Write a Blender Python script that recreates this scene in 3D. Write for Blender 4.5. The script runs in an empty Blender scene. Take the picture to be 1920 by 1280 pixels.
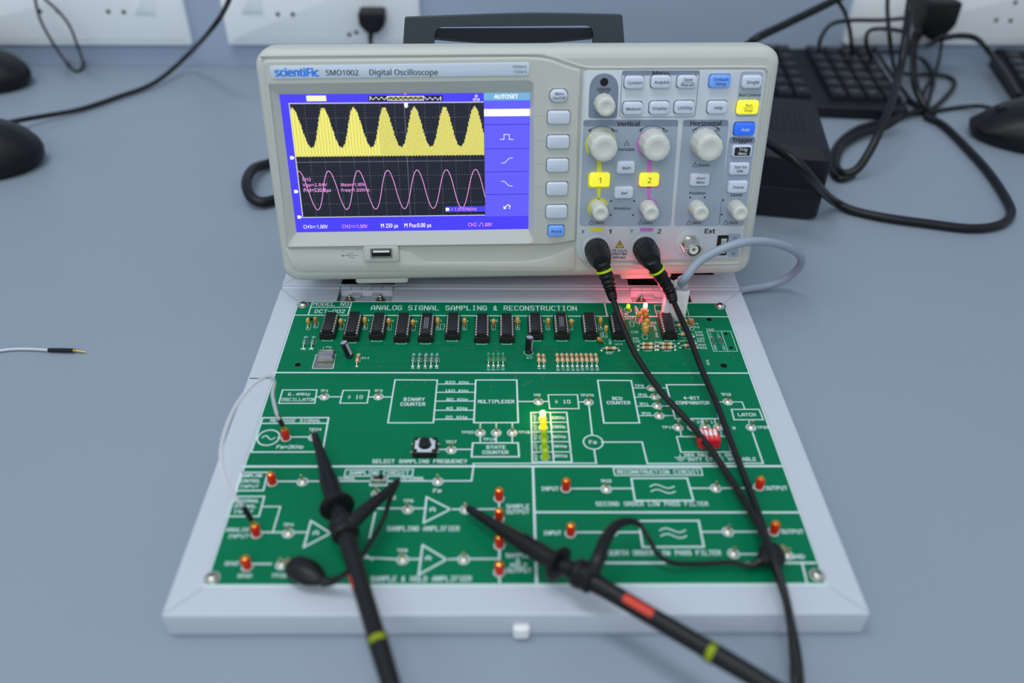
import bpy, bmesh, math, random
from mathutils import Vector, Matrix, Quaternion
from mathutils.geometry import tessellate_polygon
import numpy as np
random.seed(7)
SC = bpy.context.scene
COL = SC.collection

# ------------------------------------------------------------------ camera (f = 1547 px on 1920)
F_PX = 1547.0
PITCH, ROLL = 0.6689, 0.0161
T = 0.016                                   # board surface above the desk
CAM = np.array([0, 0, .34 + T])
FW = np.array([0, math.cos(PITCH), -math.sin(PITCH)])
R0 = np.array([1, 0, 0.]); U0 = np.array([0, math.sin(PITCH), math.cos(PITCH)])
RT = math.cos(ROLL) * R0 + math.sin(ROLL) * U0
UP = -math.sin(ROLL) * R0 + math.cos(ROLL) * U0
cd = bpy.data.cameras.new('camera'); cam = bpy.data.objects.new('camera', cd); COL.objects.link(cam)
cd.sensor_width = 36; cd.lens = 36 * F_PX / 1920; cd.clip_start = .01; cd.clip_end = 50
M = Matrix((RT, UP, -FW)).transposed().to_4x4(); M.translation = Vector(CAM)
cam.matrix_world = M
cd.dof.use_dof = True; cd.dof.focus_distance = .555; cd.dof.aperture_fstop = 3.3; cd.dof.aperture_blades = 7
SC.camera = cam
# ------------------------------------------------------------------ light
SC.view_settings.view_transform = 'Standard'; SC.view_settings.look = 'None'
SC.view_settings.gamma = 1; SC.view_settings.use_curve_mapping = False
SC.view_settings.exposure = 0.0
SC.cycles.use_denoising = True
SC.cycles.max_bounces = 6
SC.cycles.sample_clamp_indirect = 4
wd = bpy.data.worlds.new('world'); SC.world = wd; wd.use_nodes = True
wd.node_tree.nodes['Background'].inputs[0].default_value = (.84, .93, 1.0, 1)
wd.node_tree.nodes['Background'].inputs[1].default_value = .6
def area(name, loc, target, sx, sy, power, col):
    l = bpy.data.lights.new(name, 'AREA'); l.shape = 'RECTANGLE'; l.size = sx; l.size_y = sy
    l.energy = power; l.color = col
    o = bpy.data.objects.new(name, l); COL.objects.link(o); o.location = loc
    o.rotation_euler = (Vector(target) - Vector(loc)).to_track_quat('-Z', 'Y').to_euler()
area('ceiling_tube_light_rear', (-.35, .30, 1.9), (0, .95, .05), 1.3, .35, 13, (.93, .97, 1))
area('ceiling_tube_light_front', (-.3, -1.3, 1.6), (0, .7, 0), 1.6, .6, 10, (.93, .97, 1))

# ------------------------------------------------------------------ pixel -> place measurements
def ray(x, y): return FW + RT * (x - 960) / F_PX - UP * (y - 640) / F_PX
def hit(x, y, O, n):
    d = ray(x, y); return CAM + d * (np.dot(O - CAM, n) / np.dot(d, n))
def zp(x, y, z): return hit(x, y, np.array([0, 0, z]), np.array([0, 0, 1.]))
def homog(src, dst):
    A = []
    for (x, y), (u, v) in zip(src, dst):
        A.append([x, y, 1, 0, 0, 0, -u * x, -u * y, -u]); A.append([0, 0, 0, x, y, 1, -v * x, -v * y, -v])
    h = np.linalg.svd(np.array(A, float))[2][-1].reshape(3, 3)
    def f(x, y):
        w = h @ np.array([x, y, 1.]); return w[0] / w[2], w[1] / w[2]
    return f
# board frame (mm): origin front left corner of the green board
BX0, BY0, BYAW, BW, BD = .0047, .2391, .0215, 301.9, 236.4
BC, BS = math.cos(BYAW), math.sin(BYAW)
B_ORG = (BX0 - BC * BW / 2000, BY0 - BS * BW / 2000, 0)
def _bd(x, y, z):
    P = zp(x, y, z / 1000); dx, dy = P[0] - B_ORG[0], P[1] - B_ORG[1]
    return (BC * dx + BS * dy) * 1000, (-BS * dx + BC * dy) * 1000
_HB = homog([(557.5, 563.5), (1358, 567), (1556, 1101), (384, 1099)], [(0, BD), (BW, BD), (BW, 0), (0, 0)])
def bd(x, y, z=16.0):
    h = _HB(x, y); a = _bd(x, y, z); b = _bd(x, y, 16.0)
    return Vector((h[0] + a[0] - b[0], h[1] + a[1] - b[1]))
# oscilloscope face frame (mm)
STILT, SYAW = .1825, .0596
FX = np.array([math.cos(SYAW), math.sin(SYAW), 0]); FN0 = np.array([-math.sin(SYAW), math.cos(SYAW), 0])
FV = FN0 * math.sin(STILT) + np.array([0, 0, math.cos(STILT)]); FN = np.cross(FX, FV)
FO = np.array([.005, .472, .004 + T])
def fc(x, y, w=3.0):
    P = hit(x, y, FO + FN * w / 1000, FN) - FO
    return Vector((P @ FX * 1000, P @ FV * 1000))
# wall frame
WYAW, WY = .043, .985
WX = np.array([math.cos(WYAW), math.sin(WYAW), 0]); WN = np.array([math.sin(WYAW), -math.cos(WYAW), 0])
def wp(x, y, out=0.0):
    return hit(x, y, np.array([0, WY, 0]) + WN * out / 1000, WN)
def wl(x, y, out=0.0):
    P = wp(x, y, out) - np.array([0, WY, 0]); return Vector((P @ WX * 1000, P[2] * 1000))

# ------------------------------------------------------------------ materials
MATS = {}
def lin(c):
    return tuple(((v / 255) / 12.92 if v / 255 <= .04045 else ((v / 255 + .055) / 1.055) ** 2.4) for v in c)
def mat(name, rgb, rough=.5, metal=0, emit=0, noise=0, nscale=60, bump=0, coat=0, trans=0, alpha=1, spec=.5, sss=0):
    m = bpy.data.materials.new(name); m.use_nodes = True; nt = m.node_tree; b = nt.nodes['Principled BSDF']
    c = lin(rgb)
    b.inputs['Base Color'].default_value = (*c, 1); b.inputs['Roughness'].default_value = rough
    b.inputs['Metallic'].default_value = metal; b.inputs['Specular IOR Level'].default_value = spec
    if coat: b.inputs['Coat Weight'].default_value = coat; b.inputs['Coat Roughness'].default_value = .15
    if trans: b.inputs['Transmission Weight'].default_value = trans
    if alpha < 1: b.inputs['Alpha'].default_value = alpha
    if emit:
        b.inputs['Emission Color'].default_value = (*c, 1); b.inputs['Emission Strength'].default_value = emit
    if noise or bump:
        tc = nt.nodes.new('ShaderNodeTexCoord'); n = nt.nodes.new('ShaderNodeTexNoise')
        n.inputs['Scale'].default_value = nscale; n.inputs['Detail'].default_value = 4
        nt.links.new(tc.outputs['Object'], n.inputs['Vector'])
        if noise:
            r = nt.nodes.new('ShaderNodeMix'); r.data_type = 'RGBA'
            r.inputs[6].default_value = (*[v * (1 - noise) for v in c], 1)
            r.inputs[7].default_value = (*[min(1, v * (1 + noise)) for v in c], 1)
            nt.links.new(n.outputs['Fac'], r.inputs[0]); nt.links.new(r.outputs[2], b.inputs['Base Color'])
        if bump:
            bp = nt.nodes.new('ShaderNodeBump'); bp.inputs['Strength'].default_value = bump
            bp.inputs['Distance'].default_value = .0005
            nt.links.new(n.outputs['Fac'], bp.inputs['Height']); nt.links.new(bp.outputs[0], b.inputs['Normal'])
    MATS[name] = m; return m
mat('desk', (143, 155, 170), .42, noise=.05, nscale=6, spec=.4)
mat('wall', (166, 181, 204), .7, noise=.04, nscale=3)
mat('socket_white', (240, 245, 250), .4)
mat('socket_grey', (205, 212, 224), .4)
mat('hole', (10, 10, 12), .8)
mat('case_paint', (194, 201, 213), .42, noise=.03, nscale=400, bump=.25, spec=.4)
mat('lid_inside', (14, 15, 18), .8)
mat('pcb', (0, 114, 76), .34, noise=.12, nscale=25, spec=.12)
mat('pcb_trace', (0, 106, 70), .32, spec=.25)
mat('pcb_edge', (120, 160, 110), .6)
mat('silk', (205, 226, 228), .6)
mat('lead_tin', (205, 205, 200), .45)
mat('pad', (140, 142, 140), .35, metal=.7)
mat('solder', (226, 224, 214), .3, metal=.7)
mat('steel', (205, 203, 196), .25, metal=1)
mat('gold', (225, 180, 80), .25, metal=1)
mat('brass', (190, 180, 130), .3, metal=1)
mat('chip', (26, 27, 31), .42, noise=.2, nscale=700)
mat('chip_socket', (20, 20, 23), .5)
mat('chip_print', (150, 155, 170), .6)
mat('cap_yellow', (214, 166, 72), .35, noise=.1, nscale=300)
mat('cap_brown', (200, 125, 60), .35)
mat('res_tan', (218, 196, 150), .4); mat('res_cyan', (120, 196, 180), .4); mat('res_green', (40, 180, 120), .4)
mat('band_red', (176, 60, 40), .4); mat('band_black', (25, 22, 22), .4); mat('band_brown', (120, 70, 40), .4); mat('band_orange', (215, 110, 50), .4)
mat('elcap', (22, 24, 34), .35); mat('elcap_print', (160, 165, 180), .5)
mat('black_plastic', (14, 15, 18), .42, noise=.1, nscale=200, spec=.35)
mat('black_rubber', (15, 16, 19), .4, spec=.35)
mat('black_cable', (16, 18, 21), .38, spec=.35)
mat('dark_device', (20, 24, 30), .5, spec=.35)
mat('dark_key', (26, 30, 37), .4, spec=.35)
mat('key_print', (110, 115, 125), .5)
mat('grey_cable', (150, 160, 178), .4)
mat('wire_white', (205, 208, 215), .4, noise=.05, nscale=300)
mat('connector_white', (236, 232, 236), .35, sss=.1)
mat('hot_glue', (225, 225, 230), .15, trans=.55)
mat('red_plastic', (215, 35, 15), .32)
mat('dip_red', (215, 18, 34), .35)
mat('white_plastic', (238, 240, 242), .4)
mat('yellow_band', (190, 208, 18), .45)
mat('orange_band', (205, 50, 30), .45)
mat('scope_body', (194, 197, 191), .45, noise=.015, nscale=300, spec=.4)
mat('scope_rear', (180, 183, 180), .5)
mat('scope_panel', (203, 210, 219), .45)
mat('panel_mid', (158, 172, 189), .5)
mat('panel_dark', (124, 136, 156), .5)
mat('nameplate', (206, 219, 236), .35)
mat('print_dark', (30, 33, 42), .6)
mat('print_blue', (40, 130, 240), .5)
mat('print_yellow', (225, 222, 60), .5); mat('print_pink', (205, 120, 205), .5)
mat('print_gold', (200, 180, 50), .5)
mat('button', (212, 220, 238), .4); mat('button_blue', (110, 160, 245), .4, emit=.18); mat('button_deep', (45, 110, 240), .4, emit=.25)
mat('button_lit', (240, 232, 60), .4, emit=.55)
mat('knob', (212, 213, 207), .42); mat('handle', (50, 60, 68), .55, bump=.3, nscale=900)
mat('handle_dark', (24, 30, 40), .6)
mat('led_green', (170, 235, 20), .3, emit=1.1); mat('led_green_base', (60, 150, 20), .3, emit=.25)
mat('led_red_hot', (255, 200, 205), .3, emit=9); mat('led_red_base', (255, 120, 60), .3, emit=1.6)
mat('led_yellow_hot', (255, 226, 120), .3, emit=5); mat('led_amber', (250, 205, 20), .3, emit=.8)
mat('led_lime', (165, 200, 20), .3, emit=.12)
def scr(name, rgb, e=1.0):
    m = mat(name, rgb, .35, emit=e); m.node_tree.nodes['Principled BSDF'].inputs['Base Color'].default_value = (0, 0, 0, 1)
scr('s_blue', (72, 62, 248)); scr('s_menu', (98, 94, 252)); scr('s_black', (20, 25, 42)); scr('s_teal', (116, 178, 220))
scr('s_white', (255, 252, 255), 1.1); scr('s_yellow', (244, 238, 120), 1.0); scr('s_pink', (250, 165, 245)); scr('s_cream', (250, 252, 205)); scr('s_line', (60, 48, 190)); scr('s_dot', (150, 158, 178))
scr('s_red', (255, 120, 190))

# ------------------------------------------------------------------ mesh builder (all lengths in mm)
def I4(): return Matrix.Identity(4)
def Tr(x, y, z=0): return Matrix.Translation((x, y, z))
def Rz(a): return Matrix.Rotation(a, 4, 'Z')
def Rx(a): return Matrix.Rotation(a, 4, 'X')
def Ry(a): return Matrix.Rotation(a, 4, 'Y')
def inset(poly, d):
    n = len(poly); out = []
    for i in range(n):
        p0, p1, p2 = Vector(poly[i - 1][:2]), Vector(poly[i][:2]), Vector(poly[(i + 1) % n][:2])
        a = (p1 - p0); b = (p2 - p1)
        if a.length < 1e-9 or b.length < 1e-9: out.append(p1.copy()); continue
        a.normalize(); b.normalize(); na = Vector((-a.y, a.x)); nb = Vector((-b.y, b.x)); m = na + nb
        k = m.dot(m) / 2
        out.append(p1 + m * (d / max(k, .3)))
    return out
def ccw(poly):
    s = sum(poly[i - 1][0] * poly[i][1] - poly[i][0] * poly[i - 1][1] for i in range(len(poly)))
    return list(poly) if s > 0 else list(reversed(poly))
def rnd(pts, r, n=4):
    """round the corners of a polygon; r a number or one per corner"""
    out = []; N = len(pts)
    for i in range(N):
        p0, p1, p2 = Vector(pts[i - 1][:2]), Vector(pts[i][:2]), Vector(pts[(i + 1) % N][:2])
        rr = r[i] if isinstance(r, (list, tuple)) else r
        if rr <= 0: out.append(p1); continue
        a = (p0 - p1); b = (p2 - p1); q = min(rr, a.length * .49, b.length * .49)
        A = p1 + a.normalized() * q; B = p1 + b.normalized() * q
        for k in range(n + 1):
            t = k / n; out.append(A * (1 - t) ** 2 + p1 * 2 * t * (1 - t) + B * t * t)
    return out
def rrect(cx, cy, w, h, r, n=4):
    out = []
    for sx, sy, a0 in ((1, -1, -90), (1, 1, 0), (-1, 1, 90), (-1, -1, 180)):
        for k in range(n + 1):
            a = math.radians(a0 + 90 * k / n)
            out.append(Vector((cx + sx * (w / 2 - r) + r * math.cos(a), cy + sy * (h / 2 - r) + r * math.sin(a))))
    return out
def circ(cx, cy, r, n=24, ry=None): return [Vector((cx + r * math.cos(6.28318 * k / n), cy + (ry or r) * math.sin(6.28318 * k / n))) for k in range(n)]
def catmull(pts, step=6):
    pts = [np.array(p, float) for p in pts]; P = [2 * pts[0] - pts[1]] + pts + [2 * pts[-1] - pts[-2]]; out = []
    for i in range(1, len(P) - 2):
        for k in range(step):
            t = k / step; p0, p1, p2, p3 = P[i - 1:i + 3]
            out.append(.5 * ((2 * p1) + (-p0 + p2) * t + (2 * p0 - 5 * p1 + 4 * p2 - p3) * t * t + (-p0 + 3 * p1 - 3 * p2 + p3) * t ** 3))
    out.append(pts[-1]); return out
_TXT = {}
FONT = None
try:                                         # the sans serif that ships inside Blender, else its default face
    import os
    FONT = bpy.data.fonts.load(os.path.join(bpy.utils.system_resource('DATAFILES'), 'fonts', 'NotoSansHebrew-Regular.woff2'))
except Exception: FONT = None
def text_geo(s):
    k = s
    if k in _TXT: return _TXT[k]
    c = bpy.data.curves.new('tmp', 'FONT'); c.body = s; c.size = 10
    if FONT and s.isascii(): c.font = FONT
    c.align_x = 'CENTER'; c.resolution_u = 3
    o = bpy.data.objects.new('tmp', c); COL.objects.link(o)
    dg = bpy.context.evaluated_depsgraph_get(); dg.update()
    me = bpy.data.meshes.new_from_object(o.evaluated_get(dg))
    vs = [v.co * .1 for v in me.vertices]; fs = [tuple(p.vertices) for p in me.polygons]
    bpy.data.objects.remove(o); bpy.data.curves.remove(c); bpy.data.meshes.remove(me)
    _TXT[k] = (vs, fs); return vs, fs
class MB:
    def __init__(s): s.v = []; s.f = []; s.m = []; s.names = []; s.X = I4()
    def mi(s, n):
        if n not in s.names: s.names.append(n)
        return s.names.index(n)
    def add(s, vs, fs, m, X=None):
        b = len(s.v); A = s.X @ (X or I4())
        for p in vs:
            q = Vector((p[0], p[1], p[2] if len(p) > 2 else 0)); s.v.append(A @ q)
        k = s.mi(m)
        for f in fs: s.f.append([b + i for i in f]); s.m.append(k)
        return s
    def loft(s, loops, m, c0=True, c1=True, X=None, closed=True):
        n = len(loops[0]); vs = [p for L in loops for p in L]; fs = []
        for j in range(len(loops) - 1):
            for i in range(n if closed else n - 1):
                a = j * n + i; b = j * n + (i + 1) % n; fs.append([a, b, b + n, a + n])
        if c0: fs.append(list(reversed(range(n))))
        if c1: fs.append([(len(loops) - 1) * n + i for i in range(n)])
        return s.add(vs, fs, m, X)
    def box(s, cx, cy, z0, w, d, h, m, ch=0, X=None):
        return s.prism([(cx - w / 2, cy - d / 2), (cx + w / 2, cy - d / 2), (cx + w / 2, cy + d / 2), (cx - w / 2, cy + d / 2)], z0, z0 + h, m, ch, X)
    def prism(s, poly, z0, z1, m, ch=0, X=None, chb=0):
        poly = ccw(poly); L = []
        z3 = lambda P, z: [(p[0], p[1], z) for p in P]
        if chb: L.append(z3(inset(poly, chb), z0)); L.append(z3(poly, z0 + chb))
        else: L.append(z3(poly, z0))
        if ch:
            L.append(z3(poly, z1 - ch)); L.append(z3(inset(poly, ch * .3), z1 - ch * .3)); L.append(z3(inset(poly, ch), z1))
        else: L.append(z3(poly, z1))
        return s.loft(L, m, X=X)
    def flat(s, poly, z, m, X=None):
        poly = ccw(poly); return s.add([(p[0], p[1], z) for p in poly], [list(range(len(poly)))], m, X)
    def holes(s, outer, hs, z, m, X=None):
        A = [[Vector((p[0], p[1], z)) for p in ccw(outer)]] + [[Vector((p[0], p[1], z)) for p in ccw(h)] for h in hs]
        t = tessellate_polygon(A); V = [p for L in A for p in L]; fs = []
        for f in t:
            a, b, c = [V[i] for i in f]
            fs.append(list(f) if (b - a).cross(c - a).z > 0 else list(reversed(f)))
        return s.add(V, fs, m, X)
    def lathe(s, prof, m, n=24, X=None, c0=True, c1=True, flute=0, nf=0):
        L = []
        for r, h in prof:
            if flute: L.append([(r * (1 + (flute if r > .8 * max(q[0] for q in prof) else 0) * math.cos(nf * 6.28318 * k / n)) * math.cos(6.28318 * k / n), r * (1 + (flute if r > .8 * max(q[0] for q in prof) else 0) * math.cos(nf * 6.28318 * k / n)) * math.sin(6.28318 * k / n), h) for k in range(n)])
            else: L.append([(r * math.cos(6.28318 * k / n), r * math.sin(6.28318 * k / n), h) for k in range(n)])
        return s.loft(L, m, c0, c1, X)
    def tube(s, pts, r, m, n=10, X=None, smooth=5, caps=True, flat=1):
        if smooth: 
            R = r if isinstance(r, (list, tuple)) else [r] * len(pts)
            P = catmull([(*p, q) for p, q in zip(pts, R)], smooth); R = [p[3] for p in P]; P = [Vector(p[:3]) for p in P]
        else:
            P = [Vector(p) for p in pts]; R = r if isinstance(r, (list, tuple)) else [r] * len(P)
        L = []; up = None
        for i, p in enumerate(P):
            t = (P[min(i + 1, len(P) - 1)] - P[max(i - 1, 0)])
            t = t.normalized() if t.length > 1e-12 else Vector((0, 0, 1))
            if up is None:
                up = Vector((0, 0, 1)) if abs(t.z) < .9 else Vector((0, 1, 0))
            up = (up - t * up.dot(t)).normalized(); sd = t.cross(up)
            L.append([p + sd * (R[i] * math.cos(6.28318 * k / n)) + up * (R[i] * flat * math.sin(6.28318 * k / n)) for k in range(n)])
        return s.loft(list(reversed(L)) if False else L, m, caps, caps, X)
    def line(s, pts, w, z, m, closed=False, X=None):
        P = [Vector(p[:2]) for p in pts]; 
        if closed: P.append(P[0])
        for a, b in zip(P, P[1:]):
            d = b - a
            if d.length < 1e-6: continue
            d.normalize(); q = Vector((-d.y, d.x)) * w / 2; a2 = a - d * w * .5; b2 = b + d * w * .5
            s.nl = (getattr(s, 'nl', 0) + 1) % 7; zz = z + s.nl * .007      # crossing strokes never share a plane
            s.add([(*(a2 - q), zz), (*(b2 - q), zz), (*(b2 + q), zz), (*(a2 + q), zz)], [[0, 1, 2, 3]], m, X)
        return s
    def text(s, t, cx, cy, h, z, m, w=None, bold=0, shear=0, rot=0, X=None, anchor='c'):
        """h = cap height; w = total width wanted (None keeps the font's own)"""
        vs, fs = text_geo(t); cap = max(v.y for v in text_geo('H')[0])
        if not vs: return s
        x0 = min(v.x for v in vs); x1 = max(v.x for v in vs); k = h / cap
        kx = k if w is None else w / (x1 - x0)
        A = Tr(cx, cy, z) @ Rz(rot)
        xm = (x0 + x1) / 2
        bw_ = bold * 1.4 * k
        for i, (dx, dy) in enumerate([(0, 0)] if bold <= 0 else [(-bw_, 0), (bw_, 0), (0, bw_ * .5), (0, -bw_ * .5)]):
            s.add([((v.x - xm) * kx + dx, (v.y - cap / 2) * k + dy, i * .006) for v in vs], fs, m, (X or I4()) @ A)
        return s
    def build(s, name, parent=None, smooth=35, props=None):
        me = bpy.data.meshes.new(name)
        me.from_pydata([tuple(p * .001) for p in s.v], [], s.f)
        for n in s.names: me.materials.append(MATS[n])
        for p, k in zip(me.polygons, s.m): p.material_index = k
        if smooth:
            me.polygons.foreach_set('use_smooth', [True] * len(me.polygons)); me.set_sharp_from_angle(angle=math.radians(smooth))
        me.update()
        o = bpy.data.objects.new(name, me); COL.objects.link(o)
        if parent: o.parent = parent
        for k, v in (props or {}).items(): o[k] = v
        return o
def tag(o, label, cat, group=None, kind=None):
    if label: o['label'] = label
    if cat: o['category'] = cat
    if group: o['group'] = group
    if kind: o['kind'] = kind
    return o
def thing(name, label, cat, mw=None, group=None):
    o = bpy.data.objects.new(name, None); o.empty_display_size = .01; COL.objects.link(o)
    if mw is not None: o.matrix_world = mw
    return tag(o, label, cat, group)
def frame(origin, x, y, z):
    A = Matrix((x, y, z)).transposed().to_4x4(); A.translation = Vector(origin); return A
def dup(o, X, parent):
    c = o.copy(); COL.objects.link(c); c.parent = parent; c.matrix_local = X
    return c
def mmX(x, y, z=0, a=0):
    return Matrix.Translation((x / 1000, y / 1000, z / 1000)) @ Rz(a)

# stroke font of the silkscreen: points on a 4 x 6 grid, strokes split by blanks
SF = {'A': '0004264440 0242', 'B': '00063645443303 3342413000', 'C': '4130100105163645', 'D': '00062644422000', 'E': '46060040 0333', 'F': '460600 0333', 'G': '45361605011030414323', 'H': '0006 4046 0343', 'I': '1030 2026 1636', 'J': '011030413646', 'K': '0006 4602 1340', 'L': '060040', 'M': '000623464640', 'N': '00064046', 'O': '0105163645413010010', 'P': '0006364544330300', 'Q': '01051636454130100 2240', 'R': '00063645443303 2340', 'S': '4536160504134341301001', 'T': '0646 2026', 'U': '06011030414600'[:-2], 'V': '062046', 'W': '0600234046', 'X': '0046 0640', 'Y': '062346 2320', 'Z': '06460040', 'z': '04440040', '0': '01051636454130100100'[:-2], '1': '1526 2620 1030', '2': '051636454400 0040', '3': '051636454433 1333 334241301001', '4': '30360242', '5': '46060334424130 300001', '6': '36160501103041423302', '7': '064610', '8': '13040516364544331302011030414233 13', '9': '0110304145361605041343', '-': '0343', '&': '400415263514 00', '÷': '0343 2526 2120', '/': '0046', '+': '0343 2125', '=': '0242 0444', '.': '2021', 's': '4414031342410001', 'm': '0004 040424 2420 244440'}
SF['&'] = '4004152634120110304'[:-1] + '2'; SF['Q'] = '0105163645413010 01 2240'; SF['O'] = '0105163645413010 1001'; SF['8'] = '1304051636454433 331342413010010213'; SF['0'] = '0105163645413010 1001'; SF['C'] = '4541 4530'[:0] + '45361605011030' + '41'; SF['S'] = '45361605041333424130' + '1001'; SF['W'] = '0610233046'; SF['M'] = '000623464640'; SF['4'] = '3036024222'[:8]; SF['5'] = '46060434434130' + '1001'; SF['3'] = '051636454433 1333 334241301001'; SF['U'] = '060110304146'; SF['B'] = '000636454433 0333 3342413000'
def silk(mb, s, cx, cy, h, w, lw=.45, z=16.06, rot=0, m='silk'):
    """w = total width"""
    n = len(s); adv = w / max(n - .35, .5); gw = adv * .65
    for i, ch in enumerate(s):
        if ch == ' ': continue
        g = SF.get(ch) or SF.get(ch.upper())
        if not g: continue
        x0 = -w / 2 + i * adv
        for st in g.split():
            P = [(int(st[k]) / 4 * gw + x0, int(st[k + 1]) / 6 * h - h / 2) for k in range(0, len(st) - 1, 2)]
            if len(P) > 1: mb.line(P, lw, z, m, X=Tr(cx, cy) @ Rz(rot))

# ================================================================== the setting
b = MB(); b.prism([(-1600, -500), (1600, -500), (1600, 985 + 1600 * math.tan(WYAW) - 1), (-1600, 985 - 1600 * math.tan(WYAW) - 1)], -25, 0, 'desk')
d = b.build('desk', smooth=0); tag(d, 'pale blue grey laminate desk top under all the equipment', 'desk')
b = MB(); b.box(0, 10, -25, 3600, 20, 900, 'wall', X=Rz(WYAW))
o = b.build('wall_back', smooth=0, props={'kind': 'structure'}); o.location = (0, WY, 0)

# ================================================================== trainer kit
BM = Matrix.Translation(B_ORG) @ Rz(BYAW)
kit = thing('trainer_kit', 'hinged white metal case holding a green circuit trainer board headed ANALOG SIGNAL SAMPLING', 'electronics trainer', BM)
RIM = 15.5
def frame_case(y0, y1, floor_mat, name, notch, lid=False):
    """four mitred rim pieces round an opening, side walls and a floor; notch = gaps for the hinges"""
    b = MB(); z = 16.0; ox0, ox1 = -RIM, BW + RIM
    ix0, ix1, iy0, iy1 = 0, BW, y0 + RIM, y1 - RIM
    z0 = 0.6
    if lid: nb = y0
    else: nb = y1
    out = rrect((ox0 + ox1) / 2, (y0 + y1) / 2, ox1 - ox0, y1 - y0, 1.6, 3)
    # outer wall
    n = len(out)
    b.loft([[(p.x, p.y, .15) for p in inset(out, .5)], [(p.x, p.y, .9) for p in out], [(p.x, p.y, z - 1.3) for p in out], [(p.x, p.y, z - .35) for p in inset(out, .35)], [(p.x, p.y, z) for p in inset(out, 1.3)]], 'case_paint', c0=True, c1=False)
    # top rim: quads mitred, with a hairline groove at each mitre
    q = 1.3; g = .22
    O4 = [(ox0 + q, y0 + q), (ox1 - q, y0 + q), (ox1 - q, y1 - q), (ox0 + q, y1 - q)]
    I4_ = [(ix0, iy0), (ix1, iy0), (ix1, iy1), (ix0, iy1)]
    for k in range(4):
        a, c = Vector(O4[k]), Vector(O4[(k + 1) % 4]); e, f = Vector(I4_[k]), Vector(I4_[(k + 1) % 4])
        dr = (c - a).normalized() * g
        a1, c1, e1, f1 = a + dr, c - dr, e + dr, f - dr
        isn = (k == 2 and not lid) or (k == 0 and lid)
        if not isn or not notch:
            L = [a1, c1, f1, e1]
            b.prism(L, z - 1.2, z, 'case_paint')
            w = [e, f]
            nrm = Vector((0, 0, 0))
        else:
            ylo, yhi = (iy1, y1 - q) if not lid else (y0 + q, iy0)
            xs = [ix0] + [x for nn in notch for x in nn] + [ix1]
            for j in range(0, len(xs), 2):
                xa, xb = xs[j], xs[j + 1]; P = []
                if j == 0: P = [(ox0 + q + g, y1 - q if not lid else y0 + q), (xb, y1 - q if not lid else y0 + q), (xb, iy1 if not lid else iy0), (ix0 + g, iy1 if not lid else iy0)]
                elif j == len(xs) - 2: P = [(xa, y1 - q if not lid else y0 + q), (ox1 - q - g, y1 - q if not lid else y0 + q), (ix1 - g, iy1 if not lid else iy0), (xa, iy1 if not lid else iy0)]
                else: P = [(xa, ylo), (xb, ylo), (xb, yhi), (xa, yhi)]
                b.prism(P, z - 1.2, z, 'case_paint')
    # inner skirts
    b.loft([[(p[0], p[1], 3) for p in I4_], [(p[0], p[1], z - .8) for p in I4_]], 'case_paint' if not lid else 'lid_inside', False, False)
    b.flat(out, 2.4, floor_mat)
    o = b.build(name, kit, smooth=30)
    return o
H1, H2 = (27.0, 66.0), (236.0, 279.0)
case = frame_case(-RIM, 251.9, 'lid_inside', 'case_base', [H1, H2])
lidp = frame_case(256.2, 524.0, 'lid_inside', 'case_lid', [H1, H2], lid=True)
lidp['label'] = 'open lid of the case lying flat behind the hinges'
# long rolled edge between base and lid + latch at the front
b = MB()
for xa, xb in ((-RIM + 1, H1[0]), (H1[1], H2[0]), (H2[1], BW + RIM - 1)):
    b.lathe([(1.9, xa), (2.0, xa + .3), (2.0, xb - .3), (1.9, xb)], 'case_paint', 14, X=Tr(0, 254.1, 14.2) @ Ry(math.pi / 2))
b.build('rolled_edge', kit)
b = MB(); b.prism(rrect(152.5, -RIM - 1.2, 8, 4.6, 2.2, 6), 1.5, 9, 'white_plastic', .8, chb=.6); b.build('latch', kit)
for hx in (H1, H2):
    x0, x1 = hx; n = 5; wd_ = (x1 - x0 - 2) / n
    b = MB(); b.lathe([(1.5, x0 + .4), (1.5, x1 - .4)], 'case_paint', 12, X=Tr(0, 254.1, 14.0) @ Ry(math.pi / 2))
    for k in range(n):
        a = x0 + 1 + k * wd_ + .15; c = a + wd_ - .3
        b.lathe([(2.2, a), (2.45, a + .25), (2.45, c - .25), (2.2, c)], 'case_paint', 14, X=Tr(0, 254.1, 14.0) @ Ry(math.pi / 2))
        if k % 2: b.box((a + c) / 2, 249.5, 12.4, c - a, 8, 1.2, 'case_paint')
    b.prism([(x0 + 1, 237.5), (x1 - 1, 237.5), (x1 - 1, 249), (x0 + 1, 249)], 10.2, 11.4, 'case_paint', .3)
    b.add([(x0 + 1, 249, 11.4), (x1 - 1, 249, 11.4), (x1 - 1, 251.6, 14.6), (x0 + 1, 251.6, 14.6)], [[0, 1, 2, 3]], 'case_paint')
    hg = b.build('hinge', kit)
    for sx in (x0 + 8, x1 - 9):
        b = MB(); X = Tr(sx, 243.6, 11.4)
        b.lathe([(3.6, 0), (3.6, .6), (2.9, 1.0), (2.2, 1.2), (2.2, 2.2)], 'brass', 14, X=X); b.lathe([(1.1, 1.2), (1.1, 4.2), (.8, 4.6)], 'steel', 12, X=X)
        b.build('hinge_screw', hg)

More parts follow.
